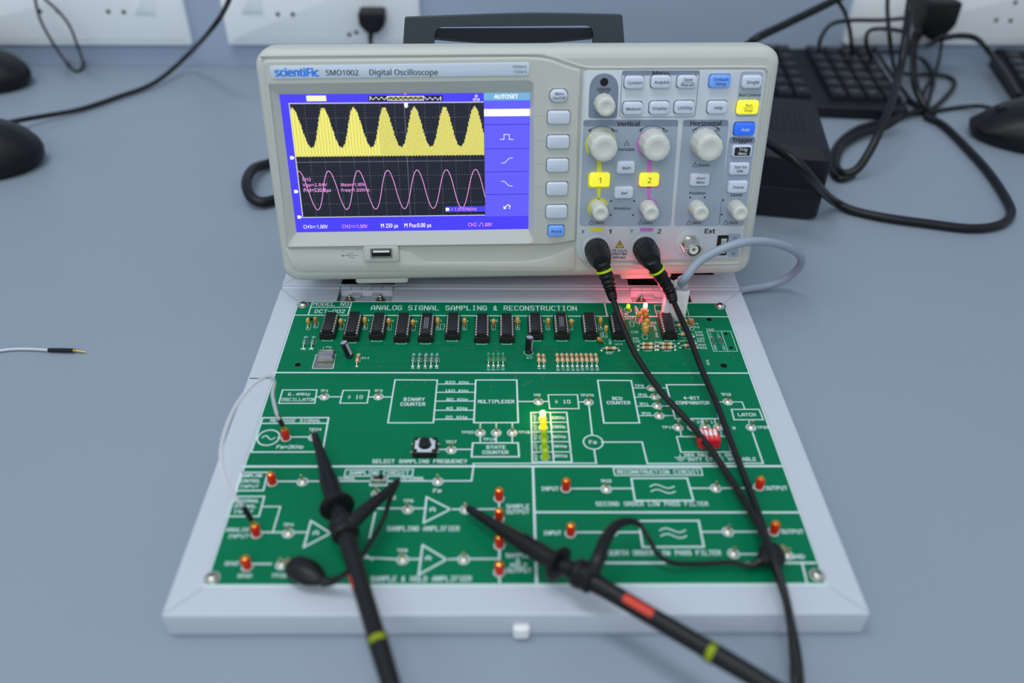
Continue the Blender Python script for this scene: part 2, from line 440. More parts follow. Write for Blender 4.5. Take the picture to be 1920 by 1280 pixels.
# ---- circuit board with its printed drawing
b = MB()
holes_px = [(583, 598, 1.7), (558, 683, 1.9), (1329, 599, 1.9), (1357, 686, 2.2), (1361, 626, 1.2), (1371, 652, 1.2), (1214, 578, .9)]
hl = [circ(*bd(x, y), r, 14) for x, y, r in holes_px]
brd = [(0.2, 0.2), (BW - .2, 0.2), (BW - .2, BD - .2), (.2, BD - .2)]
b.holes(brd, hl, 16.0, 'pcb')
b.loft([[(*p, 14.4) for p in brd], [(*p, 16.0) for p in brd]], 'pcb_edge', True, False)
for h in hl: b.loft([[(*p, 14.5) for p in reversed(h)], [(*p, 16.0) for p in reversed(h)]], 'hole', False, False); b.flat(h, 14.6, 'hole')
Z = 16.05
def L(*pts, w=.9, closed=False): b.line([bd(*p) for p in pts], w, Z, 'silk', closed)
def Q(x0, y0, x1, y1, x2, y2, x3, y3, w=.8): L((x0, y0), (x1, y1), (x2, y2), (x3, y3), w=w, closed=True)
def S(s, x0, x1, y, hpx, lw=.42):
    """text between pixel columns x0..x1 with its middle on row y"""
    a, c = bd(x0, y), bd(x1, y); t = bd((x0 + x1) / 2, y - hpx / 2); u = bd((x0 + x1) / 2, y + hpx / 2)
    m = (a + c) / 2; silk(b, s, m.x, m.y, (t - u).length, (c - a).length, lw)
def SV(s, x, y, hpx, wmm=.0, lw=.3, h=1.5):
    """small text turned to read along the board's depth, centred at x, y"""
    p = bd(x, y); q0, q1 = bd(x, y - hpx / 2), bd(x, y + hpx / 2); silk(b, s, p.x, p.y, h, (q1 - q0).length, lw, rot=-math.pi / 2)
b.line([(.7, .7), (BW - .7, .7), (BW - .7, BD - .7), (.7, BD - .7)], .9, Z, 'silk', True)
b.line([(.7, .9), (BW - .7, .9)], 1.8, Z, 'silk')
L((549, 590), (1368, 594)); L((585, 564), (577, 590), w=.8); L((658, 565), (651, 590), w=.9); L((582, 575.5), (654, 575.5), w=.7)
L((1132, 567), (1137, 592), w=.9)
S('MODEL NO', 587, 652, 569.5, 6, .55); S('DCT-002', 590, 645, 583, 6, .55)
S('ANALOG SIGNAL SAMPLING & RECONSTRUCTION', 695, 1079, 577, 8, .62)
L((514, 697.5), (1404, 700), w=1.2)
L((455, 873), (1465, 875), w=1.5)
L((999, 876), (1007, 1096), w=1.3); L((1004, 960), (1501, 962), w=1.2); L((1010, 1055), (1531, 1057), w=1.1); L((1506, 1056), (1516, 1096), w=1.0)
# oscillator / binary counter chain
Q(530, 730, 594, 730, 590, 755, 523, 755); S('6.4MHz', 541, 581, 738, 4.6); S('OSCILLATOR', 529, 591, 748, 5)
L((592, 743), (600, 743)); L((619, 743), (640, 743)); Q(643, 731, 692, 731, 688, 755, 637, 755); S('÷ 10', 652, 679, 743.5, 6, .5)
L((690, 743.5), (700, 743.5)); L((719, 743.5), (734, 743.5))
Q(740, 711.5, 819, 712, 812, 792, 727, 792, .9); S('BINARY', 757, 795, 748, 5.5, .5); S('COUNTER', 751, 796, 757, 5.5, .5)
for k, (y, xa, xb) in enumerate(((719.5, 819, 891), (735, 818, 891), (751.5, 816, 890), (768.5, 814, 889), (785.5, 813, 888))): L((xa, y), (xb, y), w=.8)
for s, x0, x1, y in (('320 KHz', 834, 878, 716.5), ('160 KHz', 834, 877, 732.3), ('80 KHz', 837, 876, 748.5), ('40 KHz', 836, 875, 765), ('20 KHz', 835, 875, 781.7)): S(s, x0, x1, y, 4.6, .45)
Q(891, 712, 968, 712, 971, 792, 888, 792, 1.0); S('MULTIPLEXER', 896, 963, 752.5, 5.5, .5)
L((970, 752.5), (998, 752.5)); L((1019, 752.5), (1028, 752.5)); Q(1027, 740, 1082, 740, 1085, 766, 1030, 766); S('÷ 10', 1040, 1068, 753, 6, .5); L((1084, 753.5), (1093, 753.5))
L((1104, 762), (1110, 815)); L((1114, 844), (1118, 869)); L((1128, 829), (1204, 829), (1214, 869.5), (1432, 869.5), (1412, 812)); L((887, 868.5), (1118, 868.5), w=.8)
p = bd(1112, 829); b.line(circ(p.x, p.y, 5.6, 32), .8, Z, 'silk', True); S('Fs', 1105, 1118, 829, 6, .5)
S('TP3', 1000, 1012, 740.5, 4); S('TP27A', 1088, 1112, 741, 4); S('TP1', 601, 615, 732, 4); S('TP2', 702, 716, 732, 4)
for x in (900, 930, 960): L((x, 793), (x, 802), w=.8); L((x, 819), (x, 829), w=.8)
S('TP20', 865, 887, 810, 4); S('TP19', 906, 928, 823, 4); S('TP18', 972, 992, 810, 4)
Q(886, 830, 971, 830, 973, 856, 884, 856, 1.0); S('STATE', 912, 947, 838, 5.4, .5); S('COUNTER', 905, 952, 847.5, 5.4, .5)
S('TP17', 836, 855, 828, 4.5); L((823, 842), (836, 842)); L((857, 842), (884, 842)); S('SELECT SAMPLING FREQUENCY', 699, 875, 864, 6.2, .5)
Q(995, 773, 1062, 773, 1072, 866, 998, 866, .9); L((1031, 773), (1038, 866))
for y, xa, xb in ((791.5, 996, 1064), (809.5, 996, 1066), (828, 997, 1068), (847, 998, 1070)): L((xa, y), (xb, y), w=.7)
for s, y, x in (('32KHz', 783, 1046), ('16KHz', 800, 1047), ('8KHz', 818.5, 1048), ('4KHz', 836.5, 1050), ('2KHz', 854.5, 1051)): S(s, x - 12, x + 12, y, 4.6)
for k, y in enumerate((782, 800, 818, 837, 856)): SV('LED%d' % (k + 4), 1002 + k * .6, y, 13)
Q(1120, 713, 1183, 713.5, 1199, 793, 1132, 793, 1.0); S('BCD', 1148, 1166, 747, 5, .5); S('COUNTER', 1138, 1181, 755, 5.2, .5)
for k, (y, xa, xb, tx) in enumerate(((727.5, 1187, 1211, 1198), (744.5, 1190, 1218, 1204), (761.5, 1194, 1221, 1207), (779.5, 1197, 1226, 1211))):
    L((xa, y), (xb, y), w=.7); L((xb + 20, y), (1251 + k * 4, y), w=.7); S('TP%d' % (9 + k), tx - 8, tx + 8, y - 4, 4)
Q(1249, 721.5, 1329, 721.5, 1349, 785.5, 1266, 785.5, 1.0); S('4-BIT', 1282, 1311, 746.5, 5, .5); S('COMPARATOR', 1268, 1330, 755.5, 5.4, .5)
L((1339, 754), (1356, 754), w=.7); L((1376, 754), (1392, 754), (1397, 767), w=.7); S('TP13', 1353, 1370, 740, 4)
Q(1372, 768, 1424, 768, 1432, 787.5, 1377, 787.5); S('LATCH', 1385, 1417, 778, 5, .5); L((1404, 788), (1406, 793), w=.7)
S('TP25', 1421, 1441, 802, 4)
for x0, x1 in ((1272, 1277), (1298, 1300), (1319, 1322), (1342, 1345)): L((x0 - 2, 786), (x0, 793), w=.7)
for x in (1276, 1352): L((x, 810), (x + 2, 819), w=.7)
S('TP16', 1242, 1264, 801.5, 4); S('15', 1307, 1317, 792, 4); S('14', 1333, 1343, 792, 4); S('3', 1374, 1379, 803, 4)
Q(1269, 819, 1362, 819, 1372, 848, 1277, 848); S('DB3 DB2 DB1 DB0', 1284, 1378, 853.5, 5); S('DUTY CYCLE VARIABLE', 1291, 1418, 861.5, 5.6, .48)
L((1266, 858), (1286, 858), w=.5); L((1270, 861), (1284, 861), w=.5); L((1273, 864), (1281, 864), w=.5); L((1275, 853), (1276, 858), w=.5)
# message signal box
Q(493, 782, 616, 782, 605, 846, 472, 846, 1.0); L((490, 792.5), (613, 792.5), w=.9); S('MESSAGE SIGNAL', 508, 602, 787.3, 5)
p = bd(504, 819); b.line(circ(p.x, p.y, 6.2, 32), .9, Z, 'silk', True)
b.line([(p.x - 3.6 + 7.2 * k / 12, p.y + 1.5 * math.sin(6.28 * k / 12)) for k in range(13)], .7, Z, 'silk')
L((522, 819), (532, 819)); L((546, 818), (580, 818)); S('TP24', 580, 602, 804, 4); S('Fm=2KHz', 520, 569, 836.5, 5.6, .5)
# sampling circuit
Q(649, 879, 775, 879, 773, 891.5, 646, 891.5, .7); S('SAMPLING CIRCUIT', 656, 766, 885.5, 6.4, .5)
Q(453, 884, 503, 884, 495, 918, 443, 918, .9); S('SAMPLING', 455, 492, 890, 5); S('CONTROL', 453, 489, 900, 5); S('INPUT', 452, 486, 910, 5)
L((519, 901), (558, 901)); L((579, 901), (696, 901)); L((727, 901), (812, 901)); S('EXTERNAL', 622, 667, 896, 5); S('INTERNAL', 751, 796, 896, 5)
Q(697, 894, 727, 894, 725, 909, 694, 909, .8); L((832, 901), (884, 901), (888, 870)); S('Fs', 813, 827, 919, 6, .5); S('S', 736, 742, 932, 6)
Q(439, 929, 497, 929, 487, 966, 427, 966, .9); S('EXTERNAL', 441, 487, 937, 5); S('SIGNAL', 442, 482, 947, 5); S('INPUT', 440, 476, 957, 5)
L((493, 948), (527, 948), (513, 996), w=.8); S('ANALOG', 427, 468, 991, 6); S('INPUT', 430, 468, 1003, 6)
L((492, 996), (532, 996)); L((552, 996), (578, 996)); L((584, 975), (621, 998), (571, 1024), w=1.0, closed=True); S('A', 589, 598, 997, 7, .6)
S('TP4', 533, 551, 982, 4.5); S('GND', 425, 450, 1054, 6); L((478, 1055), (510, 1055)); S('GND', 449, 474, 1077, 6); S('TP26', 512, 540, 1077, 6)
L((700, 952), (755, 952)); L((776, 952), (799, 952)); L((800, 931), (845, 954), (795, 979), w=1.0, closed=True); S('A', 807, 816, 954, 7, .6); L((845, 954), (863, 954)); L((884, 954), (936, 954))
S('SAMPLING AMPLIFIER', 727, 861, 990, 8, .48); S('TP6', 757, 775, 938, 4.5)
L((704, 960), (694, 1006), w=1.0); L((684, 1044), (745, 1047)); L((767, 1047), (790, 1047)); L((793, 1021), (838, 1048), (786, 1076), w=1.0, closed=True); S('A', 799, 808, 1045, 7, .6); L((838, 1048), (860, 1047)); L((882, 1047), (936, 1047)); L((688, 1040), (699, 1048), w=.8)
S('SAMPLE & HOLD AMPLIFIER', 697, 884, 1084, 9, .5); S('TP8', 746, 764, 1031, 4.5)
L((936, 935), (936, 960), w=1.0); L((937, 1024), (937, 1052), w=1.0); L((937, 1080), (938, 1094), w=1.0)
for s, y in (('SAMPLE', 949), ('OUTPUT', 959)): S(s, 950, 992, y, 7, .45)
for s, y, x0, x1 in (('SAMPLE', 1041, 950, 992), ('&', 1050, 969, 976), ('HOLD', 1059, 958, 988), ('OUTPUT', 1069, 950, 997)): S(s, x0, x1, y, 7, .45)
# reconstruction circuit
Q(1150, 878, 1315, 878, 1318, 891.5, 1153, 891.5, .7); S('RECONSTRUCTION CIRCUIT', 1158, 1311, 885, 6.4, .5)
S('INPUT', 1015, 1047, 916, 6.4, .5); L((1072, 916), (1126, 916)); L((1148, 916), (1187, 916)); Q(1184, 897, 1289, 897, 1301, 939, 1191, 939, 1.0); L((1296, 916), (1334, 916)); L((1356, 916), (1418, 916)); S('OUTPUT', 1436, 1477, 916, 6.4, .5)
S('SECOND ORDER LOW PASS FILTER', 1118, 1328, 945, 7, .45); S('TP22', 1127, 1146, 902, 4.5)
S('INPUT', 1020, 1052, 999, 6.4, .5); L((1078, 998), (1136, 998)); L((1158, 998), (1201, 998)); Q(1198, 977, 1311, 977, 1321, 1026, 1206, 1026, 1.0); L((1315, 998), (1356, 998)); L((1377, 998), (1444, 998)); S('OUTPUT', 1466, 1508, 998, 6.4, .5)
S('FOURTH ORDER LOW PASS FILTER', 1133, 1352, 1037, 8, .48); L((1388, 1040), (1440, 1040), w=.8); S('GND', 1486, 1510, 1045, 6.4, .5)
for cx, cy in ((1243, 917), (1263, 1000)):
    p = bd(cx, cy)
    for dy in (-1.8, 1.8): b.line([(p.x - 6.5 + 13 * k / 14, p.y + dy + 1.3 * math.sin(6.28 * k / 14)) for k in range(15)], .7, Z, 'silk')
# connector outlines, small designators
Q(1325, 621, 1370, 621, 1383, 659, 1338, 659, .35); L((1352, 621), (1365, 659), w=.35); Q(1226, 572, 1247, 572, 1249, 583, 1228, 583, .3); L((1249, 572), (1286, 572), (1294, 602), w=.3); L((1228, 583), (1234, 600), w=.3)
for s, x0, x1, y in (('CN1', 1290, 1300, 598.5), ('CN2', 1325, 1338, 618), ('R44', 1295, 1308, 607), ('R43', 1297, 1310, 613.5), ('C32', 1303, 1316, 623), ('R49', 1305, 1318, 628.5), ('C33', 1307, 1320, 635), ('R51', 1308, 1321, 640), ('R50', 1310, 1323, 647), ('R52', 1312, 1325, 652.5),
                     ('R41', 1210, 1222, 656.5), ('R47', 1246, 1258, 657), ('R48', 1228, 1240, 642), ('R37', 1136, 1148, 662), ('U12', 1153, 1166, 645), ('C29', 1183, 1195, 622.5), ('C31', 1186, 1197, 634.5), ('C30', 1187, 1199, 640), ('C27', 1215, 1227, 610.5), ('U13', 1219, 1229, 605),
                     ('R39', 1165, 1177, 597), ('C7', 1180, 1187, 597), ('R38', 1164, 1176, 588.5), ('R25', 1200, 1212, 588.5), ('-12', 1231, 1242, 587), ('R14', 678, 691, 670.5), ('Y1', 611, 618, 650), ('R2', 564, 573, 653.5), ('R1', 579, 588, 653.5), ('C7', 987, 997, 670.5), ('C3', 640, 647, 600), ('C4', 684, 691, 600), ('C5', 729, 736, 601), ('C6', 774, 781, 602), ('C10', 814, 826, 601), ('C9', 866, 875, 602), ('C12', 918, 931, 601), ('C11', 963, 975, 602), ('C14', 1018, 1030, 602), ('C13', 1063, 1075, 602)):
    S(s, x0, x1, y, 3.2, .28)
for s, x, y in (('R9', 773, 687), ('R8', 784, 687), ('R7', 796, 687), ('R6', 807, 687), ('R5', 818, 687), ('R13', 915, 689), ('R12', 924, 689), ('R11', 933, 689), ('R10', 942, 689), ('R3', 1010, 688), ('R4', 1019, 688), ('R18', 1045, 690), ('R17', 1055, 690), ('R16', 1064, 690), ('R15', 1073, 690), ('R19', 1082, 690), ('R20', 1091, 690), ('R21', 1100, 690), ('R22', 1109, 690), ('R23', 1119, 690), ('+12', 1332, 628), ('-12', 1347, 628), ('GND', 1341, 652), ('+5V', 1357, 652), ('R42 R45', 1229, 622), ('C36', 1143, 641), ('C24', 1127, 628), ('C38', 1182, 652), ('R26', 1327, 680)):
    SV(s, x, y, 9 if len(s) > 2 else 7, h=1.5, lw=.26) if len(s) < 6 else SV(s, x, y, 20, h=1.5, lw=.26)
# pads, vias, copper runs
for x, y in ((1335, 635), (1350, 635), (1338, 643), (1353, 643)):
    p = bd(x, y); b.flat(circ(p.x, p.y, 1.7, 16), 16.04, 'pad'); b.flat(circ(p.x, p.y, .6, 10), 16.07, 'hole')
vrs = random.Random(3)
def via(p, r=.55): b.flat(circ(p.x, p.y, r, 10), 16.04, 'pad'); b.flat(circ(p.x, p.y, r * .45, 8), 16.06, 'hole')
for k in range(85):
    x = vrs.uniform(640, 1320); y = vrs.choice([vrs.uniform(650, 695), vrs.uniform(642, 660), vrs.uniform(686, 710)])
    via(bd(x, y), vrs.uniform(.4, .65))
for x, y in ((1367, 664), (1375, 669), (1284, 683), (1288, 675), (1292, 673), (1348, 703), (760, 722), (770, 718), (795, 716), (920, 724), (980, 721), (986, 717), (992, 716), (998, 713), (1018, 708)): via(bd(x, y))
for k in range(34):
    y = 644 + k * 1.5; x0 = vrs.uniform(560, 1000); x1 = x0 + vrs.uniform(120, 400)
    a, c = bd(x0, y), bd(min(x1, 1360), y); b.line([a, c, c + Vector((3, -3))], .45, 16.02, 'pcb_trace')
for x0, x1, y in ((470, 1130, 708), (1000, 1190, 722), (1000, 1200, 725), (560, 1380, 704)): b.line([bd(x0, y), bd(x1, y)], 1.0, 16.02, 'pcb_trace')
board = b.build('circuit_board', kit, smooth=0)
board['label'] = 'green circuit board printed with white block diagram'

# ---- corner screws of the board
b = MB(); b.lathe([(3.1, 0), (3.1, .5), (2.7, 1.3), (1.8, 1.9), (.9, 2.1)], 'steel', 18)
for a in (0, math.pi / 2): b.box(0, 0, 1.6, 3.2, .7, .52, 'hole', X=Rz(a))
b.lathe([(4.0, -.05), (4.0, .05)], 'steel', 18)
scw = b.build('board_screw', kit)
for k, (x, y) in enumerate(((567, 571), (1350, 574), (400, 1081), (1535, 1080))):
    p = bd(x, y); X = mmX(p.x, p.y, 16.05, .4 * k)
    if k == 0: scw.matrix_local = X
    else: dup(scw, X, kit)

# ---- integrated circuits in sockets
def make_ic(n, prn):
    ln = n * 2.54 / 2; b = MB()
    b.box(0, 0, 3.6, 6.6, ln + .6, 3.3, 'chip', .5)
    b.lathe([(.9, 0), (.9, .1)], 'chip_socket', 10, X=Tr(0, ln / 2 - .9, 6.85))
    for i in range(n // 2):
        y = -ln / 2 + 1.27 + i * 2.54
        for sx in (-1, 1):
            b.box(sx * 3.75, y, 4.6, .9, 1.4, .35, 'lead_tin'); b.box(sx * 4.1, y, 2.4, .3, 1.1, 2.4, 'lead_tin')
    for i in range(prn): b.line([(-1.1 + i * 1.1, -ln * .3), (-1.1 + i * 1.1, ln * .25)], .35, 6.93, 'chip_print')
    ic = b.build('integrated_circuit', kit)
    b = MB()
    b.box(-3.9, 0, 0, 2.3, ln + 2.2, 4.0, 'chip_socket', .2); b.box(3.9, 0, 0, 2.3, ln + 2.2, 4.0, 'chip_socket', .2)
    for y in (-ln / 2 - .3, 0, ln / 2 + .3): b.box(0, y, 0, 6, 1.8, 3.6, 'chip_socket', .2)
    so = b.build('chip_socket', ic)
    return ic, so
protos = {(14, 0): None}
def foot_line(x, y):  # small white outline below each chip
    pass
ics = [(614, 633, 14, 0), (658, 637, 16, 0), (706, 634, 14, 0), (752, 639, 16, 0), (797, 639, 16, 3), (847, 634, 14, 0), (902, 640, 16, 0), (949, 640, 16, 0), (1003, 634, 14, 0), (1052, 634, 14, 3), (1106, 634, 14, 0), (1160, 634, 14, 0), (1254, 634, 14, 0)]
for x, y, n, prn in ics:
    p = bd(x, y); ln = n * 2.54 / 2 + 2.2
    X = mmX(p.x, p.y + ln / 2 * 1.08 - 1.6, 16.0) @ Matrix.Diagonal((1, 1.08, 1.12, 1))
    if protos.get((n, prn)) is None:
        ic, so = make_ic(n, prn); ic.matrix_local = X; protos[(n, prn)] = (ic, so)
    else:
        a, c = protos[(n, prn)]; ic = dup(a, X, kit); s2 = dup(c, Matrix.Identity(4), ic)
b = MB()
for x, y, n, prn in ics:
    p = bd(x, y); b.line([(p.x - 3.2, p.y - 2), (p.x - 3.2, p.y - 3.0), (p.x + 3.2, p.y - 3.0), (p.x + 3.2, p.y - 2)], .35, Z, 'silk')

# ---- small parts: resistors, capacitors
def caps_outline(p, w=2.6, h=6.4): b.line(rrect(p.x, p.y, w, h, 1.2, 3), .32, Z, 'silk', True)
def place(proto_fn, key, X, store={}):
    if key not in store:
        o = proto_fn(); o.matrix_local = X; store[key] = o; return o
    return dup(store[key], X, kit)
def cap_fn(m):
    def f():
        c = MB(); c.lathe([(.15, 0), (.5, .1), (1.1, 1.0), (1.5, 2.8), (1.6, 4.4), (1.2, 5.8), (.3, 6.5)], m, 14, X=Tr(0, 0, 1.6) @ Matrix.Diagonal((1, 1.25, 1, 1)))
        for s in (-1, 1): c.tube([(0, s * .9, 2.6), (0, s * 1.5, 1.2), (0, s * 2.2, 0)], .28, 'solder', 6)
        return c.build('ceramic_capacitor', kit)
    return f
capl = [(578, 615, 0, .9), (592, 612, 1, .9), (640, 615, 0, 1), (684, 615, 0, 1), (729, 616, 0, 1), (774, 617, 0, 1), (820, 616, 0, 1), (870, 616, 0, 1), (924, 616, 0, 1), (969, 616, 0, 1), (1026, 616, 0, 1), (1069, 616, 0, 1), (1124, 616, 0, 1), (1134, 630, 0, 1), (1194, 604, 0, 1), (1208, 600, 1, 1), (1208, 609, 1, 1.15), (1207, 620, 0, 1.15), (1209, 627, 0, 1.15), (1208, 634, 0, 1.15), (1278, 620, 0, 1.1), (1296, 617, 1, 1)]
for i, (x, y, k, s) in enumerate(capl):
    p = bd(x, y - 3); a = 0 if x < 1180 else math.pi / 2 + .1 * (i % 3)
    place(cap_fn('cap_brown' if k else 'cap_yellow'), ('cap', k), mmX(p.x, p.y, 16, a) @ Rx(.16 * ((i % 3) - 1)) @ Matrix.Scale(s * .95, 4))
    caps_outline(p)
p = bd(1132, 644); place(cap_fn('cap_brown'), ('cap', 1), mmX(p.x, p.y + 1.5, 16, .4) @ Ry(-.8) @ Matrix.Scale(.9, 4))
for x, y in ((828, 612), (1184, 607)): caps_outline(bd(x, y))
def res_fn(m, bands):
    def f():
        c = MB(); X = Rx(math.pi / 2)  # body along y
        prof = [(.3, -3.3), (.95, -3.0), (1.15, -2.3), (.95, -1.6), (.95, 1.6), (1.15, 2.3), (.95, 3.0), (.3, 3.3)]
        c.lathe(prof, m, 12, X=Tr(0, 0, 1.5) @ X)
        for y, bm in zip((-1.3, -.4, .5, 2.3), bands):
            r = 1.0 if abs(y) < 2 else 1.18
            c.lathe([(r, y - .24), (r, y + .24)], bm, 12, X=Tr(0, 0, 1.5) @ X)
        for s in (-1, 1): c.tube([(0, s * 3.2, 1.5), (0, s * 4.4, 1.45), (0, s * 5.0, .9), (0, s * 5.1, 0)], .3, 'solder', 6); c.lathe([(.9, 0), (.35, .35)], 'solder', 8, X=Tr(0, s * 5.1, 0))
        return c.build('resistor', kit)
    return f
RK = {'c': ('res_cyan', ('band_black', 'band_black', 'band_brown', 'band_brown')), 't': ('res_tan', ('band_orange', 'band_red', 'band_brown', 'res_tan')), 'r': ('res_tan', ('band_red', 'band_black', 'band_red', 'res_tan')), 'g': ('res_green', ('band_black', 'band_brown', 'band_black', 'band_brown')), 'o': ('res_cyan', ('band_orange', 'band_red', 'band_black', 'band_brown'))}
rl = [(571, 638, 'c', 0), (586, 638, 'c', 0), (670, 671, 't', 0), (774, 671, 'c', 0), (785, 671, 'c', 0), (797, 671, 'o', 0), (808, 671, 'c', 0), (818, 671, 'c', 0), (915, 670, 'g', 0), (924, 670, 'g', 0), (933, 670, 'g', 0), (942, 670, 'g', 0), (1009, 671, 't', 0), (1018, 672, 't', 0)]
rl += [(1044 + 9.1 * i, 671, 't', 0) for i in range(9)]
rl += [(1144, 653, 'r', 1), (1213, 645, 'r', 1), (1213, 652, 'r', 1), (1250, 645, 'r', 1), (1250, 652, 'r', 1), (1279, 610, 't', 1), (1285, 627, 't', 1), (1289, 640, 'g', 1), (1292, 648, 'r', 1), (1191, 578, 'c', 0), (1162, 578, 'c', 0)]
for x, y, k, a in rl:
    p = bd(x, y, 17.5)
    place(res_fn(*RK[k]), ('res', k), mmX(p.x, p.y, 16, a * math.pi / 2) @ Matrix.Scale(1.12 if not (x > 1160 and y < 600) else .75, 4))
    if not a: b.line(rrect(p.x + .4, p.y, 2.2, 5.2, .3, 1), .25, Z, 'silk', True)
    else: b.line(rrect(p.x, p.y - .5, 5.2, 2.2, .3, 1), .25, Z, 'silk', True)
# electrolytic capacitors
def elcap_fn():
    c = MB(); c.lathe([(2.3, 0), (2.5, .2), (2.5, 1.0), (2.3, 1.3), (2.5, 1.6), (2.5, 10.6), (2.2, 11.0)], 'elcap', 18)
    c.lathe([(2.15, 0), (2.15, .06)], 'elcap_print', 18, X=Tr(0, 0, 10.98))
    c.loft([[(2.53 * math.cos(t), 2.53 * math.sin(t), z) for t in [-1.0, -.7, -.4, -.1]] for z in (1.8, 10.4)], 'elcap_print', False, False, closed=False)
    for s in (-1, 1): c.tube([(s * 1.1, 0, 0), (s * 1.1, 0, -2)], .3, 'solder', 6, smooth=0)
    return c.build('electrolytic_capacitor', kit)
p = bd(655, 671); place(elcap_fn, 'el', mmX(p.x, p.y + 1.5, 16.6) @ Ry(-.28) @ Rx(-.1)); 
p = bd(990, 664); place(elcap_fn, 'el', mmX(p.x, p.y + 2.5, 16.4) @ Ry(.05) @ Rx(-.12)); b.line(circ(p.x, p.y + 2, 3, 20), .3, Z, 'silk', True)
# crystal lying on its metal patch
Pq = [bd(592, 664), bd(629, 663), bd(624, 690), bd(585, 690)]
b.flat(Pq, 16.04, 'pad'); b.line(Pq, .45, 16.06, 'silk', True)
p0 = bd(594, 676, 17); p1 = bd(626, 676, 17); cx = (p0.x + p1.x) / 2
c = MB(); c.prism(rrect(0, 0, 10.6, 3.6, 1.7), 0, 6.6, 'steel', .8, X=Tr(cx, p0.y - .3, 18.3) @ Rx(math.radians(-84)))
c.prism(rrect(0, 0, 11.6, 4.2, 2.0), 6.6, 7.2, 'steel', .2, X=Tr(cx, p0.y - .3, 18.3) @ Rx(math.radians(-84)))
c.X = I4()
cr = c.build('crystal_oscillator', kit)
c = MB()
for s in (-2.4, 2.4): c.tube([(cx + s, p0.y + 7.5, 20.8), (cx + s, p0.y + 10.5, 20.4), (cx + s, p0.y + 11.5, 16.2)], .35, 'solder', 8)
c.build('crystal_lead', kit)
silk_extra = b.build('component_outline', kit, smooth=0)
silk_extra['label'] = 'white printed outlines under the small components'
silk_extra['kind'] = 'stuff'

# ---- LEDs
def led(name, px, py, body, base, h=5.2, r=1.55, label=None):
    p = bd(px, py); c = MB(); X = Tr(p.x, p.y, 16)
    c.line(circ(p.x, p.y, 2.6, 22), .4, Z, 'silk', True)
    c.lathe([(r * 1.2, 0), (r * 1.2, 1.0), (r, 1.05), (r, h * .45)], base, 18, X=X)
    o = c.build('led_lamp', kit)
    if label: o['label'] = label
    c = MB(); c.lathe([(r, h * .45), (r, h * .72), (r * .86, h * .87), (r * .5, h * .97), (r * .12, h)], body, 18, X=X, c0=False); c.build('led_lens', o)
    return p
led('g', 1176, 581, 'led_green', 'led_green_base', 5.0, 1.35, 'green lit LED')
pr = led('r', 1208, 581, 'led_red_hot', 'led_red_base', 6.0, 1.4, 'bright red lit LED')
for k, (x, y, bm, cm) in enumerate(((1016.7, 784, 'led_yellow_hot', 'led_amber'), (1018, 801, 'led_amber', 'led_amber'), (1019, 819, 'led_lime', 'led_lime'), (1020, 838, 'led_lime', 'led_lime'), (1022, 856, 'led_lime', 'led_lime'))):
    led('y', x, y + 1, bm, cm, 6.4, 1.75, ('lit yellow LED' if k == 0 else 'unlit yellow LED with painted glow'))  # unlit LEDs get a faint glow put into their emissive materials
def glow(name, p, z, e, col):
    l = bpy.data.lights.new(name, 'POINT'); l.energy = e; l.color = col; l.shadow_soft_size = .0015
    o = bpy.data.objects.new(name, l); COL.objects.link(o); o.matrix_world = BM @ Matrix.Translation((p.x / 1000, p.y / 1000, z / 1000))
glow('red_led_light', pr, 24.5, .03, (1, .04, .08))
glow('yellow_led_light', bd(1016.7, 785), 25, .006, (1, .75, .1))

# ---- test points: solder dome, ring and a standing wire loop
def tp_fn():
    c = MB(); c.flat(circ(0, 0, 3.3, 24), 0.05, 'silk'); c.flat(circ(0, 0, 2.75, 24), 0.08, 'pad')
    c.lathe([(2.5, .1), (2.3, .5), (1.5, 1.1), (.6, 1.5)], 'solder', 20)
    c.tube([(-.5, 0, 1.0), (-.55, 0, 3.6), (-.9, 0, 4.6), (-.5, 0, 5.6), (.4, 0, 5.6), (.9, 0, 4.8), (.5, 0, 3.7), (.45, 0, 1.0)], .36, 'brass', 8, smooth=3)
    c.lathe([(.62, 1.2), (.62, 3.2)], 'brass', 8)
    return c.build('test_point', kit)
tps = [(608, 743), (709, 743), (1009, 753), (1103, 754), (900, 811), (930, 811), (960, 811), (846, 843), (1221, 728), (1228, 744), (1232, 761), (1236, 779.5), (1365, 754), (1272, 802), (1298, 802), (1323, 801.5), (1348, 801.5), (1409, 802), (588, 819), (568, 902), (821, 902), (542, 998), (530, 1057), (765, 954), (873, 955), (756, 1048), (870, 1048), (1137, 917), (1343, 916), (1148, 998), (1366, 998), (1377, 1039), (707, 925), (1478, 1042)]
for k, (x, y) in enumerate(tps):
    p = bd(x, y); place(tp_fn, 'tp', mmX(p.x, p.y, 16, .25 * math.sin(k * 2.1)) @ Matrix.Scale(.93, 4))
def pin_fn():
    c = MB(); c.flat(circ(0, 0, 3.0, 22), .05, 'silk'); c.flat(circ(0, 0, 2.5, 22), .08, 'solder')
    c.lathe([(2.2, .1), (2.25, .4), (2.25, 6.2), (2.0, 6.6), (1.2, 6.6)], 'red_plastic', 20)
    o = c.build('test_socket', kit)
    c = MB(); c.lathe([(1.5, 6.0), (1.55, 7.4), (1.0, 7.6), (.75, 7.3), (.7, 5)], 'gold', 16, c0=False); g_ = c.build('gold_contact', o)
    return o, g_
pins = [(537, 820), (512, 903), (483, 999), (466, 1060), (936, 934), (936, 972), (937, 1022), (937, 1072), (1061, 916), (1070, 1000), (1424, 914), (1452, 998)]
PP = None
for x, y in pins:
    p = bd(x, y); X = mmX(p.x, p.y, 16)
    if PP is None: PP = pin_fn(); PP[0].matrix_local = X; continue
    n_ = dup(PP[0], X, kit); dup(PP[1], Matrix.Identity(4), n_)
